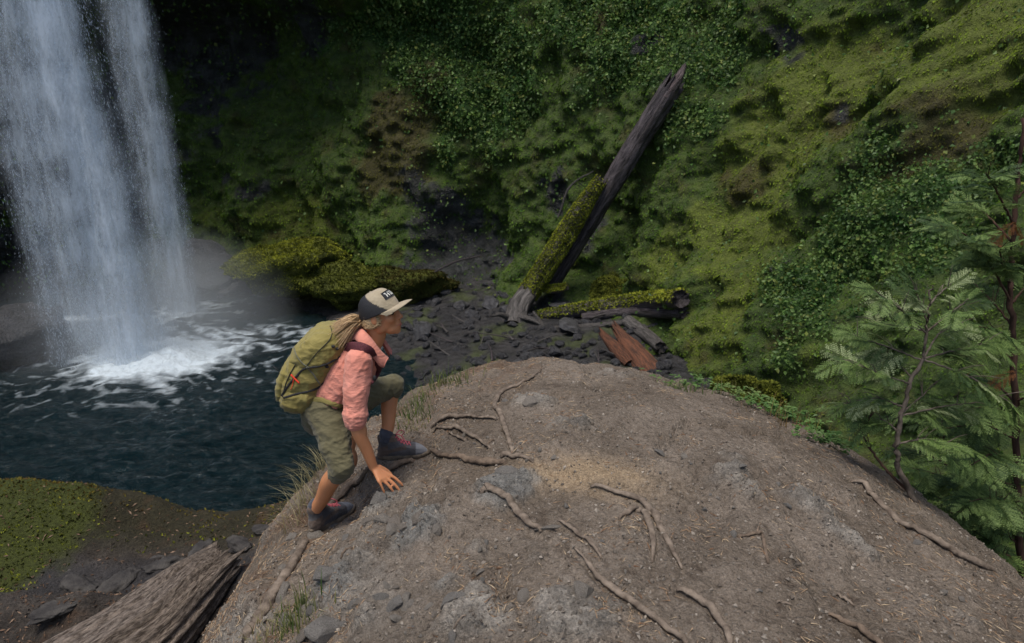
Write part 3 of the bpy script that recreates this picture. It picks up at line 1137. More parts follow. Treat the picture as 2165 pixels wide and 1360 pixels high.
def build_fall(name, base, cores, half, seed, ndrops, top=14.0):
    """One stream: drop swarm and veils, base at the pool."""
    root = empty(name, (base[0], base[1], POOL_Z))
    tag(root, kind='structure')
    cnt = ndrops * 5
    x = RNG.uniform(-half, half, cnt)
    z = RNG.uniform(POOL_Z - .05, top, cnt)
    dn = stream_density(x, z, cores, seed)
    keep = RNG.random(cnt) < dn * .8
    x, z, dn = x[keep][:ndrops], z[keep][:ndrops], dn[keep][:ndrops]
    nn = len(x)
    y = RNG.normal(0, .35, nn) + .5 * fbm(np.stack([x, z * .1, 0 * x], -1), .8, 2) - .25 * np.cos(x)
    pos = np.stack([base[0] + x, base[1] + y, z], -1)
    r = .0034 + .0080 * RNG.random(nn) ** 2.4
    L = r * (3.0 + 6.0 * RNG.random(nn))
    lean = RNG.normal(0, .10, (nn, 2))
    ax = np.stack([lean[:, 0] + .05, lean[:, 1], -np.ones(nn)], -1)
    ax = unit(ax)
    s1 = unit(np.cross(ax, RNG.normal(size=(nn, 3))))
    s2 = np.cross(ax, s1)
    R_, L_ = r[:, None], L[:, None]
    V = np.stack([pos - ax * L_, pos + s1 * R_, pos - .5 * s1 * R_ + .87 * s2 * R_ + ax * L_ * .3, pos - .5 * s1 * R_ - .87 * s2 * R_ + ax * L_ * .6], 1).reshape(-1, 3)
    i = np.arange(nn)[:, None] * 4
    F = np.concatenate([i + np.array([q]) for q in ((0, 1, 2), (0, 2, 3), (0, 3, 1), (1, 3, 2))], 0)
    o = child('water_drops', V, F, DROPS, root, False)
    tag(o, kind='stuff')
    for j, yo in enumerate((-.45, .0, .5)):
        nu_, nv_ = 70, 100
        X, Z = np.meshgrid(np.linspace(-half, half, nu_), np.linspace(POOL_Z - .1, top, nv_), indexing='ij')
        xx, zz = X.ravel(), Z.ravel()
        dd = stream_density(xx, zz, cores, seed + .15 * j)
        yy = yo + .5 * fbm(np.stack([xx, zz * .1, 0 * xx + j], -1), .8, 2) - .25 * np.cos(xx)
        o = child('water_veil', np.stack([base[0] + xx, base[1] + yy, zz], -1), grid_faces(nu_, nv_), VEIL, root, True, None, {'veil': dd * (.8, .95, .7)[j]})
    return root


build_fall('waterfall', PLUNGE1, [(.40, 1.25, .58, 1.15), (-.9, -.2, 1.15, .62), (-2.1, -1.5, .9, .25), (1.75, 2.3, .55, .17)], 3.9, 2.0, 66000)
build_fall('waterfall', PLUNGE2, [(.10, .28, .38, 1.0), (-.70, -.42, .5, .5)], 2.2, 9.0, 25000)

# spray rising from the plunge
MISTF = grid_faces(24, 14, True)[:, ::-1]


def mist_blob(name, centre, radii, dens, nscale):
    th, ph = np.meshgrid(np.linspace(0, 2 * math.pi, 24, endpoint=False), np.linspace(0, math.pi, 14), indexing='ij')
    v = np.stack([np.cos(th) * np.sin(ph), np.sin(th) * np.sin(ph), np.cos(ph)], -1).reshape(-1, 3)
    o = link(name, new_mesh(name, v, MISTF), None, None, centre)
    o.scale = radii
    m, nt, out = mat(name + ' spray')
    n = N(nt)
    co = n.coords('Object')
    ln = n.add('ShaderNodeVectorMath', operation='LENGTH')
    n.l(co, ln.inputs[0])
    fall = n.ramp(ln.outputs['Value'], [(0.0, 1.0), (.45, .5), (.98, 0.0)])
    nz = n.ramp(n.noise(co, nscale, 3, .55), [(.30, .15), (.75, 1.0)])
    # outward faces so that the air inside counts as inside
    vol = n.add('ShaderNodeVolumePrincipled')
    vol.inputs['Color'].default_value = (.86, .92, .97, 1)
    vol.inputs['Anisotropy'].default_value = .2
    n.l(n.math('MULTIPLY', n.math('MULTIPLY', fall, nz), dens), vol.inputs['Density'])
    n.l(vol.outputs[0], out.inputs['Volume'])
    o.data.materials.append(m)
    tag(o, kind='stuff')
    return o


mist_blob('mist', (PLUNGE1[0] + .6, (PLUNGE1[1] + PLUNGE2[1]) / 2 - .8, POOL_Z + .8), (6.0, 6.0, 4.4), .34, 1.6)

# ================================================================== BOULDERS AND LOOSE ROCK
def ico(sub=2):
    import bmesh
    bm = bmesh.new()
    bmesh.ops.create_icosphere(bm, subdivisions=sub, radius=1.0)
    v = np.array([x.co[:] for x in bm.verts])
    f = np.array([[x.index for x in q.verts] for q in bm.faces])
    bm.free()
    return v, f


ICO2, ICO3, ICO4 = ico(2), ico(3), ico(4)


def rock_shape(base, seed, cuts=9, rough=.12, nscale=1.6):
    """Broken stone: sphere clipped by random planes, then roughened."""
    v, f = base
    rg = np.random.default_rng(seed)
    v = v.copy()
    for k in range(cuts):
        nrm = unit(rg.normal(size=3))
        d = rg.uniform(.45, .85)
        over = v @ nrm - d
        v = v - np.outer(np.maximum(over, 0) * .93, nrm)
    v = v * (1 + rough * fbm(v, nscale, 4, off=seed * 1.7)[:, None])
    return v, f


def bed_hit(u, v):
    d = pix_dir(u, v)
    t = np.linspace(8, 50, 3000)
    q = CAM + t[:, None] * d
    z = bed_z(q[:, 0], q[:, 1])
    k = np.argmax(q[:, 2] < z)
    return q[k] if q[k, 2] < z[k] else None


WETROCK = simple_mat('wet dark stone', (.010, .010, .012), (.090, .090, .098), 3.0, .32, 1.0, .10, spec=.5)
for mm in (WETROCK,):
    pass
DARKROCK = simple_mat('soaked black stone', (.008, .008, .010), (.036, .036, .040), 3.0, .35, 1.0, .12, spec=.5)
MOSSROCK = simple_mat('moss over stone', (.030, .036, .012), (.085, .095, .018), 2.2, .95, 1.0, .1, spec=.1)

rockmeshes = []
for s_ in range(8):
    v, f = rock_shape(ICO2, s_ + 3, 15, .22)
    rockmeshes.append(new_mesh('stream_rock', v, f, False))
    rockmeshes[-1].materials.append(WETROCK)
rk = random.Random(5)
spots = []
tries = 0
while len(spots) < 290 and tries < 9000:
    tries += 1
    u, v = rk.uniform(830, 1420), rk.uniform(600, 800)
    if u < 900 and v < 650:
        continue
    h = bed_hit(u, v)
    if h is None:
        continue
    size = rk.uniform(.09, .30) if rk.random() < .85 else rk.uniform(.35, .7)
    if any((h[0] - q[0]) ** 2 + (h[1] - q[1]) ** 2 < ((size + q[3]) * .62) ** 2 for q in spots):
        continue
    spots.append((h[0], h[1], h[2], size))
for (x, y, z, size) in spots:
    o = link('stream_rock', rk.choice(rockmeshes))
    o.location = (x, y, z + size * .12)
    o.scale = (size * rk.uniform(.8, 1.3), size * rk.uniform(.7, 1.1), size * rk.uniform(.55, 1.0))
    o.rotation_euler = (rk.uniform(-.4, .4), rk.uniform(-.4, .4), rk.uniform(0, 6.3))
    tag(o, 'dark wet angular rock lying on the gravel between pool and cliff foot', 'rock', 'loose rocks at the cliff foot')


def moss_on(V, F, count, root, size, weight=None, colr=((.080, .096, .014), (.270, .295, .038)), up=.15, lift=.8):
    """Tufts on the upward sides of a thing, as one part of it."""
    F = np.vstack([np.column_stack([f, f[:, 2]]) if f.shape[1] == 3 else f for f in (F if isinstance(F, list) else [F])])
    w0 = lambda c, n_: sstep(up - .25, up + .35, n_[:, 2] + .5 * fbm(c, 1.2 / max(size * 4, .3), 3, off=9)) * (1 if weight is None else weight(c, n_))
    p, nr, k = tri_sample(V, F, count, w0)
    t = fbm(p, .6 / size * .25, 3, off=44)
    c = mix(colr[0], colr[1], sstep(-.4, .5, t + .25 * RNG.normal(size=count)))
    L = size * (.6 + .8 * RNG.random(count))
    v, f, cc = leaves_mesh(p, nr, L, L * .45, np.clip(c, .008, .4), down=.35, lift=lift, spread=.45)
    o = child('moss', v, f, MOSS, root, False, cc)
    tag(o, kind='stuff')
    return o


BCOL = {8: ((.034, .042, .010), (.150, .165, .026)), 12: ((.028, .026, .010), (.085, .075, .020)), 4: ((.050, .060, .010), (.260, .275, .034))}


def boulder(name, label, u, v, Y, rad, seed, moss=0, yaw=0.0, matl=MOSSROCK, sink=0.0):
    c = P(u, v, Y)
    root = empty(name, tuple(c))
    tag(root, label, 'boulder')
    vv, f = rock_shape(ICO4, seed, 4 if moss else 11, .55 if moss else .40, 1.9)
    ca, sa = math.cos(yaw), math.sin(yaw)
    vv = vv * np.array(rad)
    vv = vv @ np.array([[ca, sa, 0], [-sa, ca, 0], [0, 0, 1]]) + c
    child('stone', vv, f, matl, root, True)
    if moss:
        moss_on(vv, f[:, [0, 1, 2]], int(moss * 1.8), root, .095, up=-.35, colr=BCOL.get(seed, ((.040, .050, .010), (.150, .165, .026))))
    return root


boulder('mossy_boulder', 'large yellow-green mossy boulder at the water edge right of the waterfall', 590, 565, 31.0, (3.0, 1.8, 1.5), 4, 11000, .3)
boulder('mossy_boulder', 'low mossy boulder just behind the hiker\'s cap', 735, 600, 30.6, (2.6, 1.4, 1.0), 8, 7000, .3)
boulder('mossy_boulder', 'brownish mossy boulder near the middle of the cliff foot', 870, 606, 30.6, (2.0, 1.3, .9), 12, 5000, -.2)
boulder('wet_boulder', 'bare dark wet rock beside the spray at the right fall', 440, 560, 33.0, (1.8, 1.3, 1.4), 15, 0, .5, DARKROCK)
boulder('wet_boulder', 'bare dark wet rock low at the left of the falls', 20, 710, 24.0, (2.0, 1.6, 1.3), 19, 0, .5, DARKROCK)
boulder('wet_boulder', 'small dark wet rock on the pool edge under the mossy boulder', 520, 612, 31.5, (1.3, .9, .6), 23, 0, 1.0, DARKROCK)
boulder('mossy_boulder', 'rounded mossy hump beyond the right rim of the dirt mound', 1570, 850, 15.5, (.9, .8, .55), 29, 5000, 0)
boulder('mossy_boulder', 'small knobbly mossy block among the fallen logs', 1300, 620, 28.0, (1.2, .8, .8), 37, 4000, .6)

# ================================================================== FALLEN LOGS
def bark_mat(name, c1, c2, wet=.7, stretch=(8, 8, .8)):
    m, nt, out = mat(name)
    n = N(nt)
    al = n.attr('along', 'Fac')
    ar = n.attr('around', 'Fac')
    cb = n.add('ShaderNodeCombineXYZ')
    n.l(n.math('MULTIPLY', al, stretch[2]), cb.inputs[0])
    n.l(n.math('MULTIPLY', n.math('COSINE', ar), stretch[0] * .18), cb.inputs[1])
    n.l(n.math('MULTIPLY', n.math('SINE', ar), stretch[1] * .18), cb.inputs[2])
    f = n.noise(cb.outputs[0], 3.0, 7, .68, .4)
    g = n.noise(n.coords('Object'), 30, 4, .6)
    c = n.ramp(n.math('ADD', n.math('MULTIPLY', f, .8), n.math('MULTIPLY', g, .2)), [(.40, c1), (.58, c2)])
    n.bsdf(out, c, wet, .4, n.bump(f, 1.0, .12))
    return m


BARK_DARK = bark_mat('wet dark bark', (.008, .006, .007), (.100, .084, .090), .5)
BARK_GREY = bark_mat('grey weathered wood', (.022, .020, .019), (.125, .115, .110), .6)
BARK_RED = bark_mat('raw red split wood', (.040, .018, .011), (.165, .062, .030), .75)
BARK_PALE = bark_mat('dry ridged bark', (.085, .062, .046), (.40, .325, .265), .9, (34, 34, 6.0))


def log(name, label, path, rad, material, ns=30, nseg=80, splint=0.0, moss=0, flute=.10, mosssize=.10, ridge=9, bend=.02, cat='log', root=None, part='trunk', mup=.0):
    path = np.array(path, dtype=float)
    for q_ in path:                                   # keep clear of the cliff face
        hit_ = CLIFF_BVH.ray_cast(Vector(CAM), Vector(q_ - CAM).normalized())
        if hit_[0] is not None and q_[1] > 15 and hit_[0].y < q_[1] + max(rad):
            q_[:] = CAM + (q_ - CAM) * ((hit_[0].y - max(rad) * .7) / q_[1])
    path = catmull(path, nseg)
    rad = np.interp(np.linspace(0, 1, nseg), np.linspace(0, 1, len(rad)), rad)
    sd = sum(map(ord, label or part)) % 97
    path = path + np.stack([fbm(np.stack([np.linspace(0, 3, nseg), np.full(nseg, sd + k * 9.1), np.zeros(nseg)], -1), 1, 2) for k in range(3)], -1) * rad.mean() * bend * 10
    T, A, B = frames(path)
    th = np.linspace(0, 2 * math.pi, ns, endpoint=False)
    tt = np.linspace(0, 1, nseg)
    q = np.stack(np.meshgrid(th, tt, indexing='ij'), -1).reshape(-1, 2)
    ln_ = np.linalg.norm(path[-1] - path[0])
    k3 = np.stack([np.cos(q[:, 0]) * ridge * .35, np.sin(q[:, 0]) * ridge * .35, q[:, 1] * ln_ / rad.mean() * .10 + sd], -1)
    k = 1 + flute * ridged(k3, 1.0, 3) + flute * .8 * fbm(k3 * np.array([.4, .4, 1.5]), 1, 3)
    k = k.reshape(ns, nseg)
    pth = path[None] + (A[None] * (np.cos(th)[:, None] * rad)[..., None] + B[None] * (np.sin(th)[:, None] * rad)[..., None]) * k[..., None]
    if splint:
        jag = splint * rad.mean() * (np.abs(fbm(np.stack([np.cos(th) * 2.5, np.sin(th) * 2.5, np.full(ns, sd)], -1), 1.0, 3)) * 4 - .6)
        wgt = sstep(.82, 1, tt)
        pth = pth + T[-1] * (jag[:, None] * wgt[None, :])[..., None]
    v = pth.reshape(-1, 3)
    f = [grid_faces(ns, nseg, True)[:, ::-1]]
    m0 = len(v)
    v = np.vstack([v, path[0], path[-1] - T[-1] * rad[-1] * .4])
    s = np.arange(ns)
    s2 = (s + 1) % ns
    f.append(np.stack([s2 * nseg, s * nseg, np.full(ns, m0)], -1))
    f.append(np.stack([s * nseg + nseg - 1, s2 * nseg + nseg - 1, np.full(ns, m0 + 1)], -1))
    along = np.concatenate([np.tile(tt, ns) * ln_ / rad.mean() * .25, [0, 1]])
    around = np.concatenate([np.repeat(th, nseg), [0, 0]])
    if root is None:
        root = empty(name, tuple(path[0]))
        tag(root, label, cat)
    child(part, v, f, material, root, True, None, {'along': along, 'around': around})
    if moss:
        moss_on(v[:m0], f[0], moss, root, mosssize, None, up=mup)
    return root


def yc(u, v, off):
    h = chit(u, v)
    return h[1] - off


Y0 = 29.0
print('cliff at log', chit(1195, 540), chit(1440, 145), chit(1300, 640), chit(1110, 600))
LY = [yc(1200, 545, 1.2), yc(1440, 150, .9)]
print('log Y', LY)


def LP(u, v):
    t = (u - 1200) / 240.0
    return P(u, v, LY[0] + (LY[1] - LY[0]) * t)


lg = log('fallen_log', 'long dark bare log leaning up the cliff to a splintered tip',
         [LP(1160, 612), LP(1250, 462), LP(1330, 330), LP(1422, 180)], [.30, .34, .38, .36], BARK_DARK, 44, 150, 1.4, 0, .22, bend=.004, ridge=13)
log('', 'tip', [LP(1408, 206) - np.array([0, .2, 0]), LP(1430, 170) - np.array([0, .2, 0]), LP(1448, 138)], [.22, .17, .07], bark_mat('pale splintered wood', (.04, .028, .028), (.15, .115, .12), .6), 14, 26, .8, 0, .16, root=lg, part='splintered_tip', bend=.0)
log('fallen_log', 'log thick with bright green moss sloping down from the leaning dark log',
    [LP(1116, 612) - np.array([0, .7, 0]), LP(1165, 535) - np.array([0, .7, 0]), LP(1215, 455) - np.array([0, .6, 0]), LP(1266, 378) - np.array([0, .5, 0])], [.40, .39, .34, .20], BARK_DARK, 30, 80, .6, 16000, .18, .085, bend=.006, mup=-.9)
log('fallen_log', 'level moss-topped log lying across the foot of the leaning logs',
    [P(1140, 668, 27.0), P(1230, 655, 26.8), P(1340, 640, 26.5), P(1440, 632, 26.4)], [.18, .28, .34, .30], BARK_DARK, 26, 80, .7, 5500, .14, .10, bend=.008)
log('fallen_log', 'dark log with pale end lying under the level moss-topped log',
    [P(1230, 672, 26.2), P(1330, 660, 26.0), P(1445, 662, 25.7)], [.16, .22, .20], BARK_DARK, 24, 70, .8, 0, .12, bend=.008)
log('fallen_log', 'thin bare pole lying level in front of the mossy logs',
    [P(1165, 695, 25.6), P(1250, 690, 25.4), P(1345, 680, 25.2)], [.10, .12, .09], BARK_GREY, 14, 50, .5, 0, .10, bend=.02)
log('fallen_log', 'grey weathered log slanting down right of the red wood',
    [P(1325, 678, 25.0), P(1362, 705, 24.4), P(1398, 735, 23.8)], [.22, .24, .20], BARK_GREY, 22, 50, .9, 0, .12, bend=.01)
rl = log('split_log', 'raw red-brown split log rising behind the mound crest',
         [P(1402, 830, 20.6), P(1368, 782, 21.4), P(1330, 735, 22.2), P(1308, 702, 22.8)], [.40, .42, .34, .13], BARK_RED, 26, 70, 1.6, 0, .16, bend=.008)
log('', 'prong', [P(1330, 770, 21.5), P(1300, 735, 22.2), P(1268, 700, 22.9)], [.16, .22, .09], BARK_RED, 16, 40, 1.3, 0, .16, root=rl, part='prong', bend=.01)
log('fallen_branch', 'thin forked dead branch curving down through the loose rocks',
    [P(1128, 660, 27.0), P(1160, 705, 25.6), P(1185, 738, 24.6), P(1205, 760, 23.6)], [.05, .07, .06, .05], BARK_GREY, 10, 40, 0, 0, .12, bend=.08, cat='branch')
log('fallen_branch', 'thin branch lying along the cliff foot below the brown boulder',
    [P(900, 585, 30.0), P(960, 555, 30.2), P(1020, 540, 30.3)], [.04, .05, .03], BARK_DARK, 9, 36, 0, 0, .12, bend=.08, cat='branch')
log('dead_sticks', 'tangle of bare dead sticks above the mossy log',
    [P(1180, 460, 29.6), P(1205, 395, 29.6), P(1255, 362, 29.6)], [.045, .05, .02], BARK_GREY, 9, 36, 0, 0, .1, bend=.10, cat='branch')
st = log('stump', 'grey upturned root stump at the foot of the mossy log',
         [P(1085, 690, 26.6), P(1095, 655, 27.2), P(1120, 615, 27.9)], [.42, .40, .34], BARK_GREY, 26, 50, 1.2, 0, .22, bend=.02, cat='stump')
for a_, b_ in (((1075, 690), (1040, 720)), ((1090, 690), (1110, 725)), ((1100, 670), (1150, 690)), ((1078, 672), (1035, 668))):
    log('', 'r%d' % a_[0], [P(a_[0], a_[1], 26.6), P((a_[0] + b_[0]) / 2, (a_[1] + b_[1]) / 2 - 4, 26.2), P(*b_, 25.8)], [.12, .09, .03], BARK_GREY, 10, 26, 0, 0, .15, root=st, part='root', bend=.05)
ml = log('fallen_branch', 'short stub of branch furred with moss right of the mossy log foot',
         [P(1150, 612, 28.0), P(1175, 612, 27.8), P(1200, 606, 27.7)], [.16, .18, .14], BARK_DARK, 14, 26, .3, 1500, .12, .09, cat='branch')

# weathered trunk on the near bank, lower left
log('weathered_trunk', 'broad dry trunk with deeply ridged grey-brown bark in the lower left corner',
    [PZ(90, 1500, -1.35), PZ(275, 1370, -1.30), PZ(385, 1265, -1.28), PZ(470, 1192, -1.30)], [.33, .30, .24, .16], BARK_PALE, 110, 170, .5, 0, .15, ridge=26, bend=.006, cat='trunk')

# driftwood sticks strewn over the loose rocks
sk_ = random.Random(77)
for k in range(26):
    u, v = sk_.uniform(900, 1380), sk_.uniform(630, 770)
    h = bed_hit(u, v)
    if h is None:
        continue
    a = sk_.uniform(0, math.pi)
    L_ = sk_.uniform(.35, 1.1)
    dv = np.array([math.cos(a), math.sin(a) * .7, sk_.uniform(-.15, .35)])
    pts = catmull([h - dv * L_ + np.array([0, 0, .12]), h + np.array([sk_.gauss(0, .08), 0, .22]), h + dv * L_ + np.array([0, 0, .18])], 14)
    v_, f_ = tube(pts, np.linspace(sk_.uniform(.02, .05), .01, 14), 7, rough=.3, nscale=6)
    o = link('driftwood_stick', new_mesh('driftwood_stick', v_ - h, f_, True, None, {'along': np.linspace(0, 2, len(v_)), 'around': np.zeros(len(v_))}), sk_.choice([BARK_GREY, BARK_DARK]), None, tuple(h))
    tag(o, 'dead stick lying across the loose rocks at the cliff foot', 'stick', 'driftwood sticks at the cliff foot')

# ================================================================== SMALL THINGS ON THE MOUND
ROOTM = simple_mat('worn root wood', (.075, .056, .042), (.215, .172, .135), 22, .85, .7, .012, bscale=60)
ROOTDARK = simple_mat('damp root wood', (.070, .050, .036), (.175, .130, .095), 22, .85, .7, .012, bscale=60)


def root_thing(label, px, rpx, material='ROOTM', sink=.25, cat='root', name='tree_root', extra=()):
    material = dict(ROOTM=ROOTM, ROOTDARK=ROOTDARK)[material] if isinstance(material, str) else material
    parts = []
    first = None
    for pts, rp in [(px, rpx)] + list(extra):
        P3 = []
        for (u, v) in pts:
            h, nr = mhit(u, v)
            if h is not None and h[1] < 7 and h[2] > -1.5:
                P3.append(h)
        if len(P3) < 2:
            continue
        pth = catmull(np.array(P3), max(14, len(P3) * 9))
        # follow the real ground
        for i in range(len(pth)):
            h, nr = mdrop(pth[i, 0], pth[i, 1])
            if h is not None and abs(h[2] - pth[i, 2]) < .12:
                pth[i, 2] = .8 * h[2] + .2 * pth[i, 2]
        k = len(pth)
        tt = np.linspace(0, 1, k)
        pth[:, 2] += .012 * fbm(np.stack([tt * 5, np.full(k, pts[0][0] * .37), 0 * tt], -1), 1.0, 2)
        rad = np.interp(tt, np.linspace(0, 1, len(rp)), rp) * depth_of(pth) / FPX
        rad = rad * (1 + .14 * fbm(np.stack([tt * 11, np.full(k, pts[0][1] * .17), 0 * tt], -1), 1.0, 3))
        pth[:, 2] += rad * (.22 - .8 * sink) + (.009 if name == 'tree_root' else 0)
        rad = np.maximum(rad, .003)
        pth[0, 2] -= rad[0] * 1.5
        pth[-1, 2] -= rad[-1] * 1.5
        pth[1, 2] -= rad[1] * .5
        pth[-2, 2] -= rad[-2] * .5
        parts.append(tube(pth, rad, 12, rad2=rad * .75, rough=.45, nscale=38))
        if first is None:
            first = pth[0]
    if not parts:
        print('root missed', label)
        return
    V, F = join(parts)
    o = link(name, new_mesh(name, V - first, F), material, None, tuple(first))
    tag(o, label, cat)
    return o


for a_, k_ in ROOT_DEFS:
    root_thing(*a_, **k_)
for (pts, lab) in ((([(1640, 1275), (1680, 1282)]), 'pale stick lying right of the hooked root'), (([(1890, 1020), (1912, 1040)]), 'small stick by the right rim'),
                   (([(1030, 940), (1045, 930)]), 'stub of stick among the upper roots'), (([(2100, 1290), (2130, 1330)]), 'dark stick near the right edge of the dirt'),
                   (([(960, 1330), (985, 1300)]), 'pale stick near the bottom edge'), (([(720, 1180), (760, 1150)]), 'short stick below the rear boot')):
    root_thing(lab, pts, [3, 3.5, 2.5], ROOTM if 'pale' in lab else ROOTDARK, -.5, 'twig', 'twig')

# loose stones
STONE = simple_mat('grey loose stone', (.125, .110, .095), (.25, .225, .195), 14, .9, .8, .012)
STONE_B = simple_mat('blue-grey stone', (.105, .098, .090), (.215, .20, .182), 14, .88, .8, .012)
STONE_D = simple_mat('dirty brown stone', (.085, .072, .060), (.20, .175, .15), 14, .9, .7, .012)
stone_me = []
for s_ in range(6):
    v, f = rock_shape(ICO3, 60 + s_, 14, .16)
    me_ = new_mesh('stone', v, f, False)
    me_.materials.append(STONE)
    stone_me.append(me_)


def stone(u, v, rpx, label, sc=(1, .8, .6), material=None, group=None, sink=.35):
    h, nr = mhit(u, v)
    if h is None:
        return
    r = rpx * depth_of(h) / FPX
    me_ = random.choice(stone_me)
    if material is not None:
        me_ = me_.copy()
        me_.materials.clear()
        me_.materials.append(material)
    o = link('stone', me_)
    o.scale = (r * sc[0] * random.uniform(.8, 1.2), r * sc[1] * random.uniform(.8, 1.2), r * sc[2] * random.uniform(.8, 1.2))
    q = Vector(nr).to_track_quat('Z', 'Y')
    q.rotate(Matrix.Rotation(0, 3, 'Z'))
    e = (q.to_matrix() @ Matrix.Rotation(random.uniform(0, 6.28), 3, 'Z')).to_euler()
    o.rotation_euler = e
    o.location = tuple(h + nr * r * sc[2] * (1 - 2 * sink))
    tag(o, label, 'stone', group)
    return o


stone(1158, 1118, 24, 'flat leaf-shaped stone at the lower end of the thick hooked root', (1.2, .55, .3))
stone(690, 1330, 48, 'squarish grey stone block at the bottom left of the mound', (1, .9, .8), STONE_B)
stone(690, 1215, 34, 'blue-grey wedge of rock on the left flank below the rear boot', (1.1, .7, .5), STONE_B)
stone(800, 1055, 36, 'rough grey rock lump just below the reaching hand', (1, .8, .5), STONE_B, None, .5)
stone(1075, 1000, 40, 'blue-grey slab edge beneath the boot root', (1.3, .7, .35), STONE_B, None, .5)
stone(1110, 1265, 26, 'rough stone at the bottom centre, left of a pair', (1.1, .8, .6), None, None, .5)
stone(1235, 1250, 34, 'rough stone at the bottom centre, right of a pair', (1.1, .8, .6), None, None, .5)
stone(1125, 850, 22, 'pale crumbly rock near the crest beside the long thin root', (1.3, .8, .5), None, None, .5)
rl_ = random.Random(41)
for k in range(34):
    u, v = rl_.uniform(590, 960), rl_.uniform(1070, 1350)
    h, nr = mhit(u, v)
    if h is None or h[1] > 3.4 or h[2] < -.6:
        continue
    stone(u, v, rl_.uniform(11, 30), 'angular rock fragment embedded in the left flank of the mound', (1.25, .7, .5), rl_.choice([None, STONE_B, STONE_D]), 'rock fragments in the left flank', .55)
for k in range(110):
    for tr_ in range(6):
        u, v = random.uniform(640, 2100), random.uniform(780, 1355)
        h, nr = mhit(u, v)
        if h is not None and h[1] < 6 and nr[2] > .6:
            break
    stone(u, v, random.uniform(3.5, 7.5) if random.random() < .85 else random.uniform(8, 13), 'small loose stone lying on the trodden dirt', (1, .8, .6), random.choice([None, None, STONE_B]), 'loose stones on the dirt')

# grit and dry needles, too many to count
MV = np.empty(len(MOUND.data.vertices) * 3, dtype=np.float32)
MOUND.data.vertices.foreach_get('co', MV)
MV = MV.reshape(-1, 3).astype(np.float64)
MF = np.empty(len(MOUND.data.polygons) * 4, dtype=np.int32)
MOUND.data.loops.foreach_get('vertex_index', MF)
MF = MF.reshape(-1, 4)


def mw(c, n_):
    return ((c[:, 1] > 1.3) & (c[:, 2] > -.7) & (n_[:, 2] > .25)) / np.maximum(np.linalg.norm(c - CAM, axis=1), 1.5) ** 1.2


def grit(count):
    p, nr, k = tri_sample(MV, MF, count, mw)
    cl = fbm(p, 3.0, 3, off=5)
    keep = RNG.random(count) < sstep(-.5, .6, cl)
    p, nr = p[keep], nr[keep]
    q = len(p)
    r = .003 + .0085 * RNG.random(q) ** 3.2
    b = np.array([(1, 0, 0), (-1, 0, 0), (0, 1, 0), (0, -1, 0), (0, 0, .75), (0, 0, -.75)], dtype=float)
    rot = np.linalg.qr(RNG.normal(size=(q, 3, 3)))[0]
    sc = RNG.uniform(.55, 1.3, size=(q, 1, 3))
    V = np.einsum('nij,nkj->nki', rot, b[None] * sc) * r[:, None, None] + (p + nr * r[:, None] * .35)[:, None, :]
    f8 = np.array([(0, 2, 4), (2, 1, 4), (1, 3, 4), (3, 0, 4), (2, 0, 5), (1, 2, 5), (3, 1, 5), (0, 3, 5)])
    F = (np.arange(q)[:, None, None] * 6 + f8[None]).reshape(-1, 3)
    t = RNG.random(q)
    c = mix((.09, .074, .060), (.29, .255, .215), t ** 1.8)
    return V.reshape(-1, 3), F, np.repeat(c, 6, axis=0)


m, nt, out = mat('grit and litter')
n = N(nt)
n.bsdf(out, n.attr('Col'), .85, .2)
GRIT = m
V, F, C = grit(36000)
tag(link('gravel', new_mesh('gravel', V, F, False, C), GRIT), kind='stuff')


def needles(count, wf, lmin=.012, lmax=.05, reds=1.0):
    p, nr, k = tri_sample(MV, MF, count, wf)
    cl = fbm(p, 3.6, 3, off=25)
    s = mound_smooth(p[:, 0], p[:, 1])[1]
    wgt = sstep(-.15, .55, cl + .5 * sstep(.65, 1.0, s) * (p[:, 0] < .4))
    keep = RNG.random(count) < wgt
    p, nr = p[keep], nr[keep]
    q = len(p)
    d = RNG.normal(size=(q, 3))
    d = d - nr * (d * nr).sum(1, keepdims=True) * .93
    d = unit(d)
    s1 = np.cross(d, nr)
    L = RNG.uniform(lmin, lmax, q)[:, None]
    w = RNG.uniform(.0009, .0022, q)[:, None]
    b = p + nr * .003
    V = np.stack([b - d * L * .5 - s1 * w, b - d * L * .5 + s1 * w, b + nr * w * 1.6 - d * L * .1, b + d * L * .5], 1).reshape(-1, 3)
    f4 = np.array([(0, 1, 2), (1, 3, 2), (3, 0, 2)])
    F = (np.arange(q)[:, None, None] * 4 + f4[None]).reshape(-1, 3)
    t = RNG.random(q)
    c = mix((.16, .075, .035), (.42, .33, .22), t)
    return V, F, np.repeat(c, 4, axis=0)


V, F, C = needles(30000, mw)
tag(link('needle_litter', new_mesh('needle_litter', V, F, False, C), GRIT), kind='stuff')

# litter and pebbles on the near bank
p, nr, k = tri_sample(lp, grid_faces(len(lx), len(ly)), 5000, lambda c, n_: ((c[:, 0] > -4.8) & (c[:, 1] > 3.0) & (c[:, 1] < 6.0)) * (1.0 * (c[:, 1] < 4.6) + .35))
q = len(p)
d = unit(RNG.normal(size=(q, 3)) * np.array([1, 1, .25]))
s1 = unit(np.cross(d, np.array([0, 0, 1.0])))
L = RNG.uniform(.008, .028, q)[:, None]
w = L * RNG.uniform(.1, .35, q)[:, None]
b = p + np.array([0, 0, .008])
V = np.stack([b - d * L, b + s1 * w + np.array([0, 0, .006]), b + d * L, b - s1 * w], 1).reshape(-1, 3)
F = (np.arange(q)[:, None, None] * 4 + np.array([(0, 1, 2), (0, 2, 3)])[None]).reshape(-1, 3)
C = np.repeat(mix((.06, .032, .018), (.19, .13, .09), RNG.random(q) ** 1.5), 4, axis=0)
tag(link('leaf_litter', new_mesh('leaf_litter', V, F, False, C), GRIT), kind='stuff')
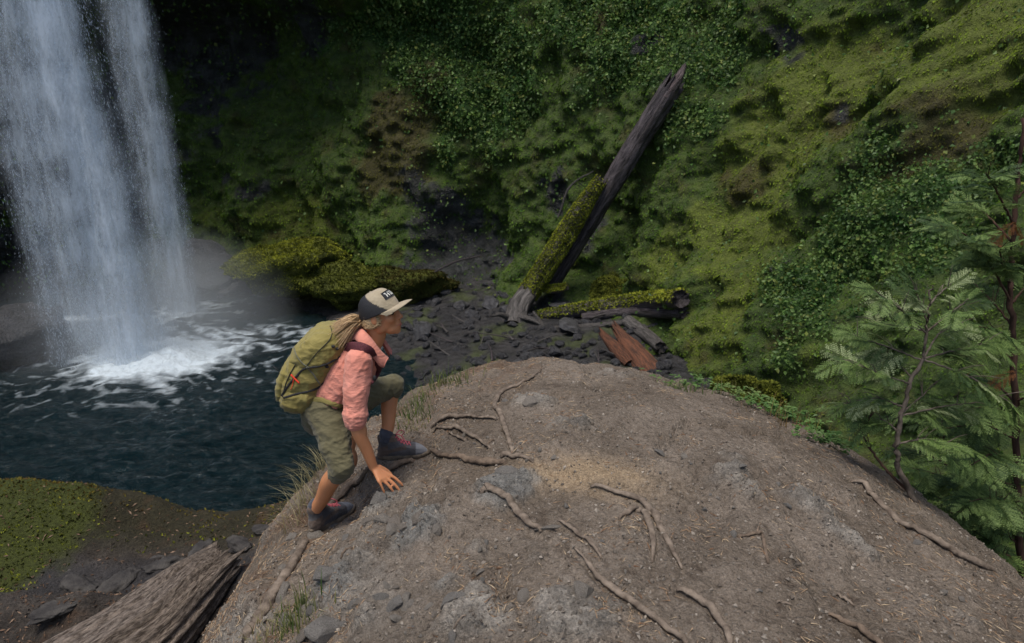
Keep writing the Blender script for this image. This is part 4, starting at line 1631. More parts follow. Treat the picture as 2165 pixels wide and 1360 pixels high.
BANKROCK = simple_mat('dark bank stone', (.018, .016, .016), (.062, .057, .052), 9, .8, .8, .02)


def bank_hit(u, v):
    dd = pix_dir(u, v)
    t = np.linspace(2.5, 9, 3000)
    qq = CAM + t[:, None] * dd
    z = ledge_z(qq[:, 0], qq[:, 1])[0]
    kk = np.argmax(qq[:, 2] < z)
    return qq[kk] if qq[kk, 2] < z[kk] else None


bl = [(340, 1195, 34, 'pale rounded rock behind the ridged trunk'), (120, 1290, 40, 'grey-brown rock at the left bottom edge'), (250, 1235, 46, 'dark rock beside the ridged trunk'), (160, 1230, 44, 'dark low rock under the mossy hump'),
      (500, 1150, 30, 'brown rock on the bank left of the rear boot'), (420, 1165, 26, 'small grey rock at the trunk end'), (560, 1120, 28, 'dark rock on the bank lip by the mound')]
for (u, v, r, lab) in bl:
    h = bank_hit(u, v)
    if h is None:
        continue
    rr_ = r * depth_of(h) / FPX
    vv, f = rock_shape(ICO4, int(u), 12, .55, 2.2)
    vv = vv * np.array([rr_ * 1.45, rr_ * .8, rr_ * .42])
    o = link('bank_rock', new_mesh('bank_rock', vv, f), BANKROCK, None, tuple(h))
    o.rotation_euler = (0, 0, u * .37)
    tag(o, lab, 'rock')

# ================================================================== GRASS AND HERBS
GRASS = leaf_mat('grass blades', .35, .6, .25)


def blades(base, count, spread, height, lean=(0, 0), tip=.5, c1=(.05, .10, .02), c2=(.18, .20, .06), width=.0032, ground=None):
    """Curved blades as strips, returned in world space."""
    segs = 5
    V, F, C = [], [], []
    for k in range(count):
        b = np.array(base) + np.array([random.gauss(0, spread[0]), random.gauss(0, spread[1]), 0])
        if ground is not None:
            h = ground(b[0], b[1])
            if h is None:
                continue
            b[2] = h - .01
        hgt = height * random.uniform(.45, 1.15)
        a = random.uniform(0, 6.28)
        d = np.array([math.cos(a), math.sin(a), 0]) * random.uniform(.1, tip) + np.array([lean[0], lean[1], 0])
        s = np.array([-math.sin(a + .7), math.cos(a + .7), 0])
        w = width * random.uniform(.6, 1.3)
        cc = mix(c1, c2, random.random())
        o = len(V)
        for j in range(segs + 1):
            t = j / segs
            q = b + np.array([0, 0, hgt * (t - .42 * t * t * np.linalg.norm(d) * 1.3)]) + d * hgt * t * t
            ww = w * (1 - t * .9)
            V += [q - s * ww, q + s * ww]
            C += [cc * (.8 + .4 * t)] * 2
        for j in range(segs):
            F.append((o + 2 * j, o + 2 * j + 1, o + 2 * j + 3, o + 2 * j + 2))
    return np.array(V), np.array(F), np.array(C)


def gz(x, y):
    h, nr = mdrop(x, y)
    return None if h is None or h[2] < -1.2 else h[2]


def tuft(label, u, v, count, spread, height, lean=(0, 0), c1=(.05, .10, .02), c2=(.18, .20, .06), tip=.6, Yoff=0.0, name='grass_tuft', width=.0032):
    h, nr = mhit(u, v)
    if h is None:
        print('tuft missed', label)
        return
    b = h + np.array([0, Yoff, 0])
    V, F, C = blades(b, count, spread, height, lean, tip, c1, c2, ground=gz, width=width)
    o = link(name, new_mesh(name, V - b, F, True, C), GRASS, None, tuple(b))
    tag(o, kind="stuff")


DRY1, DRY2 = (.16, .13, .05), (.42, .37, .20)
tuft('green grass fringe on the left rim behind the front knee', 945, 812, 130, (.10, .10), .16, (-.2, .0))
tuft('green grass fringe on the left rim above the front boot', 880, 872, 150, (.07, .12), .15, (-.25, .0))
tuft('dry thin grass hanging at the left rim beside the rear thigh', 668, 1010, 90, (.05, .12), .22, (-.5, 0), DRY1, DRY2, .7, width=.0022)
tuft('dry drooping grass on the left rim behind the rear calf', 640, 1075, 70, (.05, .10), .22, (-.6, 0), DRY1, DRY2, .8, width=.0022)
tuft('mixed green and straw grass clump at the lower left foot of the mound', 622, 1312, 150, (.07, .06), .13, (-.1, -.1), (.045, .10, .02), (.30, .28, .11))
tuft('sparse straw grass under the long flank root', 560, 1330, 50, (.06, .05), .12, (0, 0), DRY1, DRY2, width=.0024)
tuft('short grass on the rim right of the crest', 1445, 822, 80, (.10, .06), .10, (.1, .1), (.05, .11, .025), (.20, .24, .08))
tuft('thin straw stalks on the rim at right', 1560, 845, 30, (.12, .05), .17, (.05, .1), DRY1, DRY2, .3, width=.002)
tuft('dry brown stalks on the right rim by the sapling', 1715, 893, 45, (.14, .06), .24, (0, .05), (.14, .09, .04), (.36, .24, .10), .35, width=.0024)
tuft('short pale grass below the left hand rim roots', 870, 905, 40, (.05, .05), .07, (-.1, 0), DRY1, (.2, .22, .08))


def herb(label, u, v, count, spread, size, c1=(.05, .12, .025), c2=(.13, .22, .06), height=.1, yoff=.06):
    h, nr = mhit(u, v)
    if h is None:
        print('herb missed', label)
        return
    b = h + np.array([0, yoff, 0])
    V, F, C = [], [], []
    for k in range(count):
        q = b + np.array([random.gauss(0, spread[0]), random.gauss(0, spread[1]), 0])
        z = gz(q[0], q[1])
        if z is None:
            continue
        hh = random.uniform(.2, 1) * height
        q[2] = z
        top = q + np.array([random.gauss(0, .02), random.gauss(0, .02), hh])
        cc = mix(c1, c2, random.random())
        o = len(V)
        V += [q - (.0012, 0, 0), q + (.0012, 0, 0), top]
        C += [cc * .6] * 3
        F.append((o, o + 1, o + 2))
        for j in range(random.randint(3, 5)):
            a = random.uniform(0, 6.28)
            d = np.array([math.cos(a), math.sin(a), random.uniform(-.1, .5)])
            d /= np.linalg.norm(d)
            s = np.cross(d, (0, 0, 1))
            L = size * random.uniform(.6, 1.2)
            o = len(V)
            V += [top, top + d * L * .5 + s * L * .33 + np.array([0, 0, .1 * L]), top + d * L - np.array([0, 0, .15 * L]), top + d * L * .5 - s * L * .33 + np.array([0, 0, .1 * L])]
            C += [cc] * 4
            F += [(o, o + 1, o + 2), (o, o + 2, o + 3)]
    V = np.array(V)
    o = link('herb_patch', new_mesh('herb_patch', V - b, np.array(F), False, np.array(C)), LEAF, None, tuple(b))
    tag(o, kind="stuff")


herb('low bright green leafy weeds on the right rim below the cedar', 1690, 885, 90, (.16, .05), .04)
herb('low leafy weeds on the rim right of the crest', 1480, 826, 50, (.16, .05), .035)
herb('small leafy sprigs on the rim between mound and boulder hump', 1600, 858, 50, (.12, .05), .035, (.08, .13, .03), (.17, .24, .07))

# ================================================================== THE HIKER
def vox(parts, size=.006, smooth=4):
    """Merge overlapping closed shapes into one continuous skin."""
    V, F = join(parts)
    me = new_mesh('tmp', V, F)
    o = bpy.data.objects.new('tmp', me)
    col.objects.link(o)
    r = o.modifiers.new('r', 'REMESH')
    r.mode = 'VOXEL'
    r.voxel_size = size
    s = o.modifiers.new('s', 'SMOOTH')
    s.factor = .5
    s.iterations = smooth
    dg = bpy.context.evaluated_depsgraph_get()
    ev = o.evaluated_get(dg)
    m2 = ev.to_mesh()
    nv, npoly = len(m2.vertices), len(m2.polygons)
    co = np.empty(nv * 3, dtype=np.float32)
    m2.vertices.foreach_get('co', co)
    no = np.empty(nv * 3, dtype=np.float32)
    m2.vertex_normals.foreach_get('vector', no)
    tot = np.empty(npoly, dtype=np.int32)
    m2.polygons.foreach_get('loop_total', tot)
    li = np.empty(tot.sum(), dtype=np.int32)
    m2.loops.foreach_get('vertex_index', li)
    if (tot == 4).all():
        F = li.reshape(-1, 4)
    else:
        st = np.concatenate([[0], np.cumsum(tot)[:-1]])
        F = np.array([[li[a], li[a + 1], li[a + 2], li[a + min(3, t - 1)]] for a, t in zip(st, tot)])
    ev.to_mesh_clear()
    bpy.data.objects.remove(o)
    bpy.data.meshes.remove(me)
    return co.reshape(-1, 3).astype(float), F.copy(), no.reshape(-1, 3).astype(float)


def ell(c, r, R=None, nu=20, nv=12):
    th, ph = np.meshgrid(np.linspace(0, 2 * math.pi, nu, endpoint=False), np.linspace(.02, math.pi - .02, nv), indexing='ij')
    v = np.stack([np.cos(th) * np.sin(ph), np.sin(th) * np.sin(ph), np.cos(ph)], -1).reshape(-1, 3) * np.array(r)
    if R is not None:
        v = v @ R.T
    n_ = len(v)
    v = np.vstack([v + np.array(c)])
    f = [grid_faces(nu, nv, True)]
    f.append(np.array([i * nv for i in range(nu)])[None, ::-1])
    f.append(np.array([i * nv + nv - 1 for i in range(nu)])[None, :])
    return v, f


def limb(pts, rad, rad2=None, n_=24, ns=18, hint=(0, 0, 1)):
    """Tapered limb with rounded ends through joints."""
    pts = np.array(pts, dtype=float)
    path = catmull(pts, n_)
    t = np.linspace(0, 1, n_)
    # parameter by joint index
    r = np.interp(t, np.linspace(0, 1, len(rad)), rad)
    r2 = r if rad2 is None else np.interp(t, np.linspace(0, 1, len(rad2)), rad2)
    parts = [tube(path, r, ns, r2, hint)]
    parts.append(ell(path[0], (min(r[0], r2[0]),) * 3))
    parts.append(ell(path[-1], (min(r[-1], r2[-1]),) * 3))
    return parts


J = dict(pel=P(690, 860, 3.33), waist=P(708, 828, 3.33), chest=P(742, 782, 3.33), upch=P(766, 750, 3.33), neckb=P(780, 728, 3.33), head=P(805, 663, 3.33),
         rs=P(758, 768, 3.17), re=P(751, 886, 3.09), rw=P(789, 987, 3.12), ls=P(772, 755, 3.49), le=P(748, 868, 3.60), lw=P(742, 950, 3.56),
         rh=P(690, 868, 3.25), rk=P(723, 988, 3.06), ra=P(684, 1080, 3.22), lh=P(716, 856, 3.42), lk=P(834, 814, 3.68), la=P(822, 922, 3.61))
J['ra'] = RHEEL + unit(RTOE - RHEEL) * .048 + np.array([-.012, 0, .125])
J['la'] = LHEEL + unit(LTOE - LHEEL) * .048 + np.array([0, 0, .130])
HIK = empty('person', tuple(RFOOT_C))
tag(HIK, 'hiker in coral shirt, olive cropped trousers and cap bending with one hand on the dirt', 'person')

# head frame: looks to the right of the picture, turned slightly to us, chin a little up
yaw, pit = math.radians(-13), math.radians(9)
hf = np.array([math.cos(yaw) * math.cos(pit), math.sin(yaw) * math.cos(pit), math.sin(pit)])
hl = np.array([math.sin(yaw), -math.cos(yaw), 0.0])          # her right, towards us
hu = np.cross(hl, hf) * -1
if hu[2] < 0:
    hu = -hu
HR = np.stack([hf, hl, hu], 1)


def H(a, b, c):
    return J['head'] + HR @ np.array([a, b, c])


def hell(c, r):
    return ell(H(*c), r, HR)


head_parts = [hell((-.012, 0, .030), (.094, .075, .088)), hell((.030, 0, -.028), (.060, .057, .078)), hell((.070, 0, -.098), (.019, .022, .016)),
              hell((.045, 0, -.078), (.045, .042, .035)), hell((.0, .043, -.055), (.035, .020, .040)), hell((.0, -.043, -.055), (.035, .020, .040)),
              hell((.082, 0, .024), (.013, .042, .014)), hell((.058, .034, -.022), (.030, .026, .030)), hell((.058, -.034, -.022), (.030, .026, .030)),
              hell((.088, 0, -.059), (.012, .022, .0065)), hell((.086, 0, -.071), (.012, .020, .007)),
              hell((-.008, .076, -.012), (.020, .010, .031)), hell((-.008, -.076, -.012), (.020, .010, .031))]
head_parts += limb([H(.088, 0, .014), H(.099, 0, -.008), H(.1085, 0, -.024)], [.008, .0095, .0105], n_=8, ns=10)
head_parts += [hell((.098, .009, -.031), (.010, .008, .007)), hell((.098, -.009, -.031), (.010, .008, .007)), hell((.086, 0, -.046), (.012, .018, .014)), hell((.078, 0, -.086), (.014, .024, .012))]
neck_parts = limb([H(-.022, 0, -.03), (H(-.02, 0, -.10) + J['neckb']) / 2, J['neckb'] - np.array([.02, 0, .03])], [.052, .050, .062])
torso_path = [J['pel'] - .04 * unit(J['waist'] - J['pel']), J['waist'], J['chest'], J['upch'], J['neckb']]
body = head_parts + neck_parts
body += limb(torso_path, [.145, .130, .150, .150, .070], [.100, .090, .108, .085, .055])
body += limb([J['rs'], J['re'], (J['re'] + 2 * J['rw']) / 3 + np.array([0, 0, .0]), J['rw']], [.047, .038, .030, .0235])
body += limb([J['ls'], J['le'], (J['le'] + 2 * J['lw']) / 3, J['lw']], [.047, .038, .030, .0235])
body += [ell((J['re'] * .75 + J['rw'] * .25), (.037, .037, .06)), ell(J['lw'] + np.array([.01, 0, -.06]), (.025, .035, .06))]
for s_, (h_, k_, a_) in enumerate((('rh', 'rk', 'ra'), ('lh', 'lk', 'la'))):
    kn, an = J[k_], J[a_]
    back = np.array([-1.0, 0, 0])
    calf = kn * .68 + an * .32 + back * .014
    body += limb([J[h_], kn], [.080, .047])
    body += limb([kn, calf, kn * .3 + an * .7, an], [.046, .049, .039, .033])
    body += limb([an, an + np.array([.01, .0, -.06])], [.034, .03], n_=8)

# right hand: palm and five fingers, tips on the ground
rw = J['rw']
kn_px = dict(index=(821, 1003), middle=(816, 1010), ring=(809, 1016), pinky=(801, 1018))
knY = dict(index=3.125, middle=3.105, ring=3.085, pinky=3.065)
frad = dict(index=.0088, middle=.0090, ring=.0085, pinky=.0074)
KN, TIP = {}, {}
for k in kn_px:
    KN[k] = P(*kn_px[k], knY[k])
    TIP[k] = TIPS[k] + np.array([0, 0, frad[k] * .75])
    mid = KN[k] * .55 + TIP[k] * .45 + np.array([0, -.002, .010])
    m2_ = KN[k] * .22 + TIP[k] * .78 + np.array([0, -.001, .007])
    body += limb([KN[k], mid, m2_, TIP[k]], [frad[k] * 1.12, frad[k], frad[k] * .95, frad[k] * .78], n_=16, ns=12)
    body += limb([rw, KN[k]], [.016, frad[k] * 1.25], n_=10, ns=12)
palm_c = (rw + KN['middle'] + KN['ring']) / 3
body += limb([rw, (rw + KN['middle']) / 2, (KN['middle'] + KN['ring']) / 2], [.021, .030, .034], [.017, .014, .011], n_=12, hint=tuple(np.array([.55, -.2, .8])))
tb = rw * .72 + KN['index'] * .28 + np.array([.006, .018, -.002])
th_tip = P(834, 1013, 3.15)
body += limb([tb, (tb + th_tip) / 2 + np.array([.0, .012, .006]), th_tip], [.015, .0105, .0085], n_=12, ns=12)
print('finger lengths', {k: round(float(np.linalg.norm(TIP[k] - KN[k])), 3) for k in KN}, 'palm', np.linalg.norm(KN['middle'] - rw))

SKIN, nt, out = mat('tan skin')
n = N(nt)
c = n.mixc(n.noise(n.coords('Object'), 14, 4), (.48, .195, .085), (.58, .265, .135))  # orange-tan skin, two tones blended by noise
n.bsdf(out, c, .5, .35, n.bump(n.noise(n.coords('Object'), 220, 3), .25, .002), **{'Subsurface Weight': .12, 'Subsurface Scale': .02})
bv, bf, bn = vox(body, .0054, 3)
child('body', bv, bf, SKIN, HIK)
print('body faces', len(bf))

# ---- clothes
def cloth_mat(name, c1, c2, wscale=900, rough=.85, nscale=9):
    m, nt, out = mat(name)
    n = N(nt)
    co = n.coords('Object')
    c = n.mixc(n.ramp(n.noise(co, nscale, 4, .6), [(.3, 0.0), (.7, 1.0)]), c1, c2)
    w = n.noise(co, wscale, 2, .5)
    fold = n.noise(n.coords('Object', (1, 1, 2.2)), 16, 3, .5, 1.2)
    n.bsdf(out, c, rough, .2, n.bump(n.math('ADD', n.math('MULTIPLY', w, .12), fold), .55, .012), **{'Sheen Weight': .15})
    return m


SHIRT = cloth_mat('coral shirt cotton', (.55, .195, .140), (.64, .265, .205))
TROUSER = cloth_mat('olive trouser cloth', (.082, .073, .038), (.124, .112, .064))
SOCK = cloth_mat('grey-blue sock knit', (.035, .038, .052), (.08, .085, .105))


def garment(name, parts, material, voxs=.006, smooth=3, folds=(), parent=HIK):
    v, f, nn = vox(parts, voxs, smooth)
    d = np.zeros(len(v))
    for (amp, sc, vec, kind) in folds:
        if kind == 'd':
            an_ = vec[0]
            uu = v[:, 0] * math.cos(an_) + v[:, 2] * math.sin(an_)
            ww = -v[:, 0] * math.sin(an_) + v[:, 2] * math.cos(an_)
            q = np.stack([uu * vec[1], v[:, 1] * .6, ww], -1) + .012 * np.stack([fbm(v, 11, 2, off=1), fbm(v, 11, 2, off=2), fbm(v, 11, 2, off=3)], -1)
            rr_ = 1 - np.abs(noise3(q * sc + 3.7)) * 1.6
            d += amp * np.clip(rr_, 0, 1) ** 3 * (.4 + 1.2 * np.clip(fbm(v, 7, 2, off=8) + .4, 0, 1))
            continue
        q = v * np.array(vec)
        q = q + .03 * np.stack([fbm(v, 9, 2, off=1), fbm(v, 9, 2, off=2), fbm(v, 9, 2, off=3)], -1) * np.array(vec)
        d += amp * (ridged(q, sc, 2, off=3) if kind == 'r' else fbm(q, sc, 3, off=6))
    v = v + nn * d[:, None]
    return child(name, v, f, material, parent), v, f


sh = limb([J['pel'] + .045 * unit(J['waist'] - J['pel']), J['waist'], J['chest'], J['upch'], J['neckb'] - .012 * unit(J['neckb'] - J['upch'])],
          [.158, .150, .166, .160, .085], [.118, .112, .126, .100, .066])
ud = unit(J['re'] - J['rs'])
sh += limb([J['rs'] - ud * .01, J['rs'] * .5 + J['re'] * .5 + np.array([-.004, 0, 0]), J['re'] - ud * .045], [.066, .064, .057])
ul = unit(J['le'] - J['ls'])
sh += limb([J['ls'] - ul * .01, J['ls'] * .5 + J['le'] * .5, J['le'] - ul * .045], [.066, .062, .055])
shirt, shv, shf = garment('shirt', sh, SHIRT, .0066, 3, [(.005, 7, (1, 1, .5), 'f'), (.006, 16, (.9, .18), 'd'), (.005, 22, (-.7, .18), 'd'), (.0025, 40, (.3, .3), 'd')])
# rolled cuffs
for (a_, b_, w_) in (('rs', 're', 1), ('ls', 'le', 1)):
    dd = unit(J[b_] - J[a_])
    e = J[b_] - dd * .016
    cf = []
    for k_, (o_, r_, h_) in enumerate(((-.030, .0575, .015), (-.008, .0625, .016), (.012, .0570, .011))):
        cf += limb([e + dd * (o_ - h_), e + dd * o_, e + dd * (o_ + h_)], [r_ * .93, r_ * 1.02, r_ * .93], n_=10)
    garment('cuff', cf, SHIRT, .0045, 1, [(.0045, 22, (1, 1, 1.5), 'r'), (.003, 40, (1, 1, 1), 'f')], shirt)
# collar: standing band with two open points
nk = unit(J['head'] - J['neckb'])


def collar(side):
    up_ = [(760, 694, .0), (770, 699, .045), (786, 716, .066), (801, 736, .070), (812, 748, .062), (822, 757, .050)]
    lo_ = [(742, 712, .02), (756, 723, .092), (776, 744, .112), (792, 762, .108), (803, 775, .096), (812, 778, .080)]
    A_ = catmull([P(u, v, 3.33 - y) for u, v, y in up_], 22)
    B_ = catmull([P(u, v, 3.33 - y) for u, v, y in lo_], 22)
    rows = [A_ * .82 + B_ * .18 + np.array([.002, .016, -.012])]
    for t in np.linspace(0, 1, 6):
        rows.append(A_ * (1 - t) + B_ * t + np.array([0, -.008, .006]) * math.sin(t * math.pi))
    V = np.stack(rows, 1)
    V[..., 1] += .0025 * fbm(V.reshape(-1, 3), 40, 2).reshape(V.shape[:2])
    if side < 0:
        V[..., 1] = 6.66 - V[..., 1]
    K, M_ = V.shape[:2]
    inner = V.reshape(-1, 3)
    outer = inner + np.array([0.001, -.004 * side, .003])
    f1 = grid_faces(K, M_)
    f2 = f1[:, ::-1] + len(inner)
    rim = []
    for i in range(K - 1):
        for j in (0, M_ - 1):
            a_, b_ = i * M_ + j, (i + 1) * M_ + j
            rim.append((a_, b_, b_ + len(inner), a_ + len(inner)))
    for i0 in (0, (K - 1) * M_):
        for j in range(M_ - 1):
            rim.append((i0 + j, i0 + j + 1, i0 + j + 1 + len(inner), i0 + j + len(inner)))
    return np.vstack([inner, outer]), [f1, f2, np.array(rim)]


for s_ in (1, -1):
    v, f = collar(s_)
    child('collar', v, f, SHIRT, shirt)

# trousers
tr_p = limb([J['pel'] + .07 * unit(J['waist'] - J['pel']), J['pel'], J['pel'] - .07 * unit(J['waist'] - J['pel'])], [.150, .158, .130], [.112, .122, .10])
hems = {}
for (h_, k_, a_) in (('rh', 'rk', 'ra'), ('lh', 'lk', 'la')):
    kd = unit(J[a_] - J[k_])
    tr_p += limb([J[h_], J[h_] * .5 + J[k_] * .5, J[k_]], [.102, .079, .058])
    hl_ = .055 if k_ == 'rk' else .018
    tr_p += limb([J[k_], J[k_] + kd * hl_], [.058, .053], n_=10)
    hems[k_] = (J[k_] + kd * (hl_ + .005), kd)
tr_p += [ell(J['rh'] + np.array([-.045, .03, .01]), (.095, .10, .095)), ell(J['lh'] + np.array([-.045, -.02, .0]), (.09, .09, .09))]
trous, trv, trf = garment('trousers', tr_p, TROUSER, .0066, 3, [(.004, 8, (.6, .6, 1.2), 'f'), (.0065, 20, (.15, .2), 'd'), (.005, 30, (-.35, .2), 'd'), (.003, 44, (.5, .3), 'd')])
for k_ in ('rk', 'lk'):
    e, kd = hems[k_]
    cf = limb([e - kd * .018, e, e + kd * .014], [.051, .0555, .050], n_=10)
    garment('trouser_hem', cf, TROUSER, .0045, 1, [(.003, 26, (1, 1, 1.6), 'r')], trous)

# ---- boots
BOOT_GREY = cloth_mat('grey boot suede', (.042, .040, .042), (.095, .090, .094), 600, .8)
BOOT_BROWN = cloth_mat('brown boot leather', (.060, .042, .034), (.115, .085, .068), 600, .8)
BOOT_TOE = cloth_mat('pale grey toe rubber', (.12, .12, .13), (.20, .20, .21), 600, .8)
SOLE = simple_mat('boot sole rubber', (.07, .055, .04), (.19, .15, .11), 30, .9, .3, .004)
LACE = simple_mat('pink boot lace', (.40, .07, .09), (.60, .16, .18), 40, .8, .2, .002)


def boot(heel, toe, ankle, upv, knee):
    """Hiking boot from heel to toe point (on the ground), ankle joint above."""
    d = unit(toe - heel)
    up_ = unit(np.array(upv) - d * (np.array(upv) @ d))
    lat = np.cross(up_, d)
    L_ = .285

    def B(a, b, c):
        return heel + d * a * L_ + lat * b + up_ * c
    prof = [(.0, .012), (-.006, .05), (.002, .095), (-.006, .140), (.020, .150), (.070, .152), (.098, .140), (.112, .118), (.140, .098), (.180, .084), (.222, .074), (.258, .060), (.280, .040), (.282, .014), (.15, .008)]
    q = catmull(prof + prof[:1], 81)[:-1]
    cen = q.mean(0)
    V = []
    tt = np.sin(np.linspace(-1, 1, 22) * math.pi / 2)
    for t in tt:
        s = max(1 - abs(t) ** 2.8, .0004) ** (1 / 2.8)
        qq = cen + (q - cen) * s
        wd = .046 - .006 * np.exp(-((qq[:, 0] - .09) / .05) ** 2) - .010 * sstep(.22, .29, qq[:, 0]) - .004 * sstep(.06, .14, qq[:, 1])
        V.append(heel + d * qq[:, :1] + lat * (wd * t)[:, None] + up_ * qq[:, 1:])
    V = np.array(V).transpose(1, 0, 2).reshape(-1, 3)
    pr = (V, [grid_faces(80, 22, True), (np.arange(80) * 22)[None], (np.arange(80) * 22 + 21)[None, ::-1]])
    v, f, nn = vox([pr], .004, 2)
    v = v + nn * (.0025 * ridged(v, 26, 2, off=2) + .001 * fbm(v, 90, 2))[:, None]
    fc = v[f].mean(1) - heel
    fa, fcu = fc @ d, fc @ up_
    brown = (fcu > .118) | ((fa < .055) & (fcu < .075 + .4 * fa)) | ((np.abs(fcu - .055 - .25 * (fa - .05)) < .012) & (fa < .16))
    toe_ = (fa > .215) & ~brown
    o = child('boot', v, f[~brown & ~toe_], BOOT_GREY, HIK)
    child('leather_panel', v, f[brown], BOOT_BROWN, o)
    child('toe_cap', v, f[toe_], BOOT_TOE, o)
    # sole: outline extruded
    ol = []
    for k in range(40):
        a = 2 * math.pi * k / 40
        x_ = .5 + .53 * math.cos(a)
        w_ = (.043 + .010 * math.cos(a - .2)) * (abs(math.sin(a)) ** .75) * math.copysign(1, math.sin(a)) * (1 - .18 * math.exp(-((x_ - .42) / .16) ** 2))
        ol.append((x_, w_))
    V = []
    for (c_, g) in ((-.004, .96), (.010, 1.02), (.020, 1.03), (.028, .98)):
        for (x_, w_) in ol:
            tooth = 0.0
            V.append(B(.5 + (x_ - .5) * g, w_ * g, c_ + tooth + .010 * max(0, x_ - .8) / .2))
    V = np.array(V)
    F_ = []
    for r_ in range(3):
        for k in range(40):
            k2 = (k + 1) % 40
            F_.append((r_ * 40 + k, r_ * 40 + k2, (r_ + 1) * 40 + k2, (r_ + 1) * 40 + k))
    child('sole', V, [np.array(F_), np.arange(40)[None, ::-1], (np.arange(40) + 120)[None]], SOLE, o, False)
    # laces: zigzag over the instep
    lp_ = []
    pts = [(.098, .140), (.112, .119), (.128, .107), (.148, .097), (.168, .090), (.186, .086)]
    for k in range(5):
        (a0, c0), (a1, c1) = pts[k], pts[k + 1]
        for s in (1, -1):
            lp_.append(tube(catmull([heel + d * a0 + lat * .024 * s + up_ * (c0 - .004), heel + d * (a0 + a1) / 2 + up_ * ((c0 + c1) / 2 + .006), heel + d * a1 - lat * .024 * s + up_ * (c1 - .004)], 9), .0032, 6))
    for s in (1, -1):
        lp_.append(tube(catmull([heel + d * .10 + up_ * .146, heel + d * .125 + lat * .03 * s + up_ * .158, heel + d * .150 + lat * .05 * s + up_ * .135, heel + d * .13 + lat * .045 * s + up_ * .112], 14), .003, 6))
    V, F_ = join(lp_)
    child('laces', V, F_, LACE, o)
    # sock
    top = heel + d * .042 + up_ * .140
    kd_ = unit(knee - top)
    sk = limb([top - kd_ * .02, top + kd_ * .008, top + kd_ * .020], [.037, .040, .038], n_=12)
    garment('sock', sk, SOCK, .0045, 2, [(.0025, 30, (.5, .5, 2), 'r')])
    return o


boot(LHEEL + np.array([0, 0, .004]), LTOE + np.array([0, 0, .004]), J['la'], (0, 0, 1), J['lk'])
boot(RHEEL + np.array([0, 0, .004]), RTOE + np.array([0, 0, .004]), J['ra'], (-.1, 0, 1), J['rk'])

# ---- hair
HAIR, nt, out = mat('blond hair')
n = N(nt)
st_ = n.noise(n.coords('Object', (3, 14, 14)), 18, 4, .6)
n.bsdf(out, n.ramp(st_, [(.3, (.26, .155, .065)), (.7, (.68, .49, .28))]), .45, .4, n.bump(st_, .6, .006))
hp = []
for k in range(420):
    a = random.uniform(-1.0, 1.0)
    side = math.copysign(1, a)
    # strands combed from temples and nape back to the tail
    u0 = abs(a)
    s0 = H(.030 - .06 * u0 + random.gauss(0, .006), side * (.070 + .006 * random.random()), random.uniform(-.045, .02) - .02 * u0)
    s1 = H(-.03 - .02 * u0, side * (.078 + .004 * random.random()), random.uniform(-.055, .01))
    s2 = H(-.080, side * random.uniform(.03, .06), random.uniform(-.06, .0))
    s3 = H(-.112, random.gauss(0, .012), random.uniform(-.045, -.015))
    hp.append(tube(catmull([s0, s1, s2, s3], 8), np.interp(np.linspace(0, 1, 8), [0, .3, 1], [.0012, .0022, .002]), 4))
tails = [(702, 690), (706, 700), (708, 712), (712, 722), (716, 732), (722, 738), (712, 684), (728, 735), (720, 728), (704, 706)]
for k in range(300):
    tx, ty = random.choice(tails)
    tx += random.gauss(0, 4)
    ty += random.gauss(0, 4)
    e = P(tx, ty, 3.33 + random.gauss(-.05, .05))
    s0 = H(-.095, random.gauss(0, .014), random.uniform(-.040, -.010))
    mid = s0 * .5 + e * .5 + np.array([0, random.gauss(0, .008), .020 + random.gauss(0, .005)])
    q1 = s0 * .8 + e * .2 + np.array([0, random.gauss(0, .006), .014])
    hp.append(tube(catmull([s0, q1, mid, e], 9), np.interp(np.linspace(0, 1, 9), [0, .5, 1], [.0026, .0026, .0008]), 5))
hp.append(ell(H(-.030, 0, -.010), (.078, .077, .060), HR))
V, F = join(hp)
child('hair', V, F, HAIR, HIK)

# ---- face details
EYE = simple_mat('dark eye', (.010, .008, .006), (.03, .02, .015), 40, .2, 0, .001)
LIP = simple_mat('lip', (.42, .14, .11), (.48, .18, .14), 40, .5, 0, .001)
BROW = simple_mat('brow hair', (.12, .07, .04), (.2, .12, .07), 60, .8, 0, .001)
for s in (1, -1):
    v, f = ell(H(.079, .030 * s, .001), (.007, .012, .006), HR, 14, 8)
    child('eye', v, f, EYE, HIK)
    v, f = tube(catmull([H(.090, .012 * s, .020), H(.086, .030 * s, .024), H(.070, .046 * s, .018)], 9), [.002, .0026, .0028, .003, .003, .0028, .0025, .002, .001], 6)
    child('eyebrow', v, f, BROW, HIK)
v, f = tube(catmull([H(.080, .022, -.065), H(.0985, 0, -.0645), H(.080, -.022, -.065)], 11), [.001, .003, .004, .0048, .005, .005, .005, .0048, .004, .003, .001], 7)
child('lips', v, f, LIP, HIK)

# ---- cap
CAP_TAN = cloth_mat('tan cap cloth', (.29, .24, .165), (.37, .315, .225), 700, .85, 20)
m, nt, out = mat('black cap mesh')
n = N(nt)
vo = n.add('ShaderNodeTexVoronoi')
vo.inputs['Scale'].default_value = 260
n.l(n.coords('Object'), vo.inputs['Vector'])
n.bsdf(out, n.ramp(vo.outputs[0], [(.2, (.004, .004, .005)), (.5, (.022, .022, .025))]), .6, .35, n.bump(vo.outputs[0], .5, .002))
CAP_BLACK = m
cp_ = math.radians(15)
cf_ = hf * math.cos(cp_) + hu * math.sin(cp_)
cu_ = hu * math.cos(cp_) - hf * math.sin(cp_)
CR_ = np.stack([cf_, hl, cu_], 1)


def K_(a, b, c):
    return J['head'] + hu * .014 + CR_ @ np.array([a, b, c])


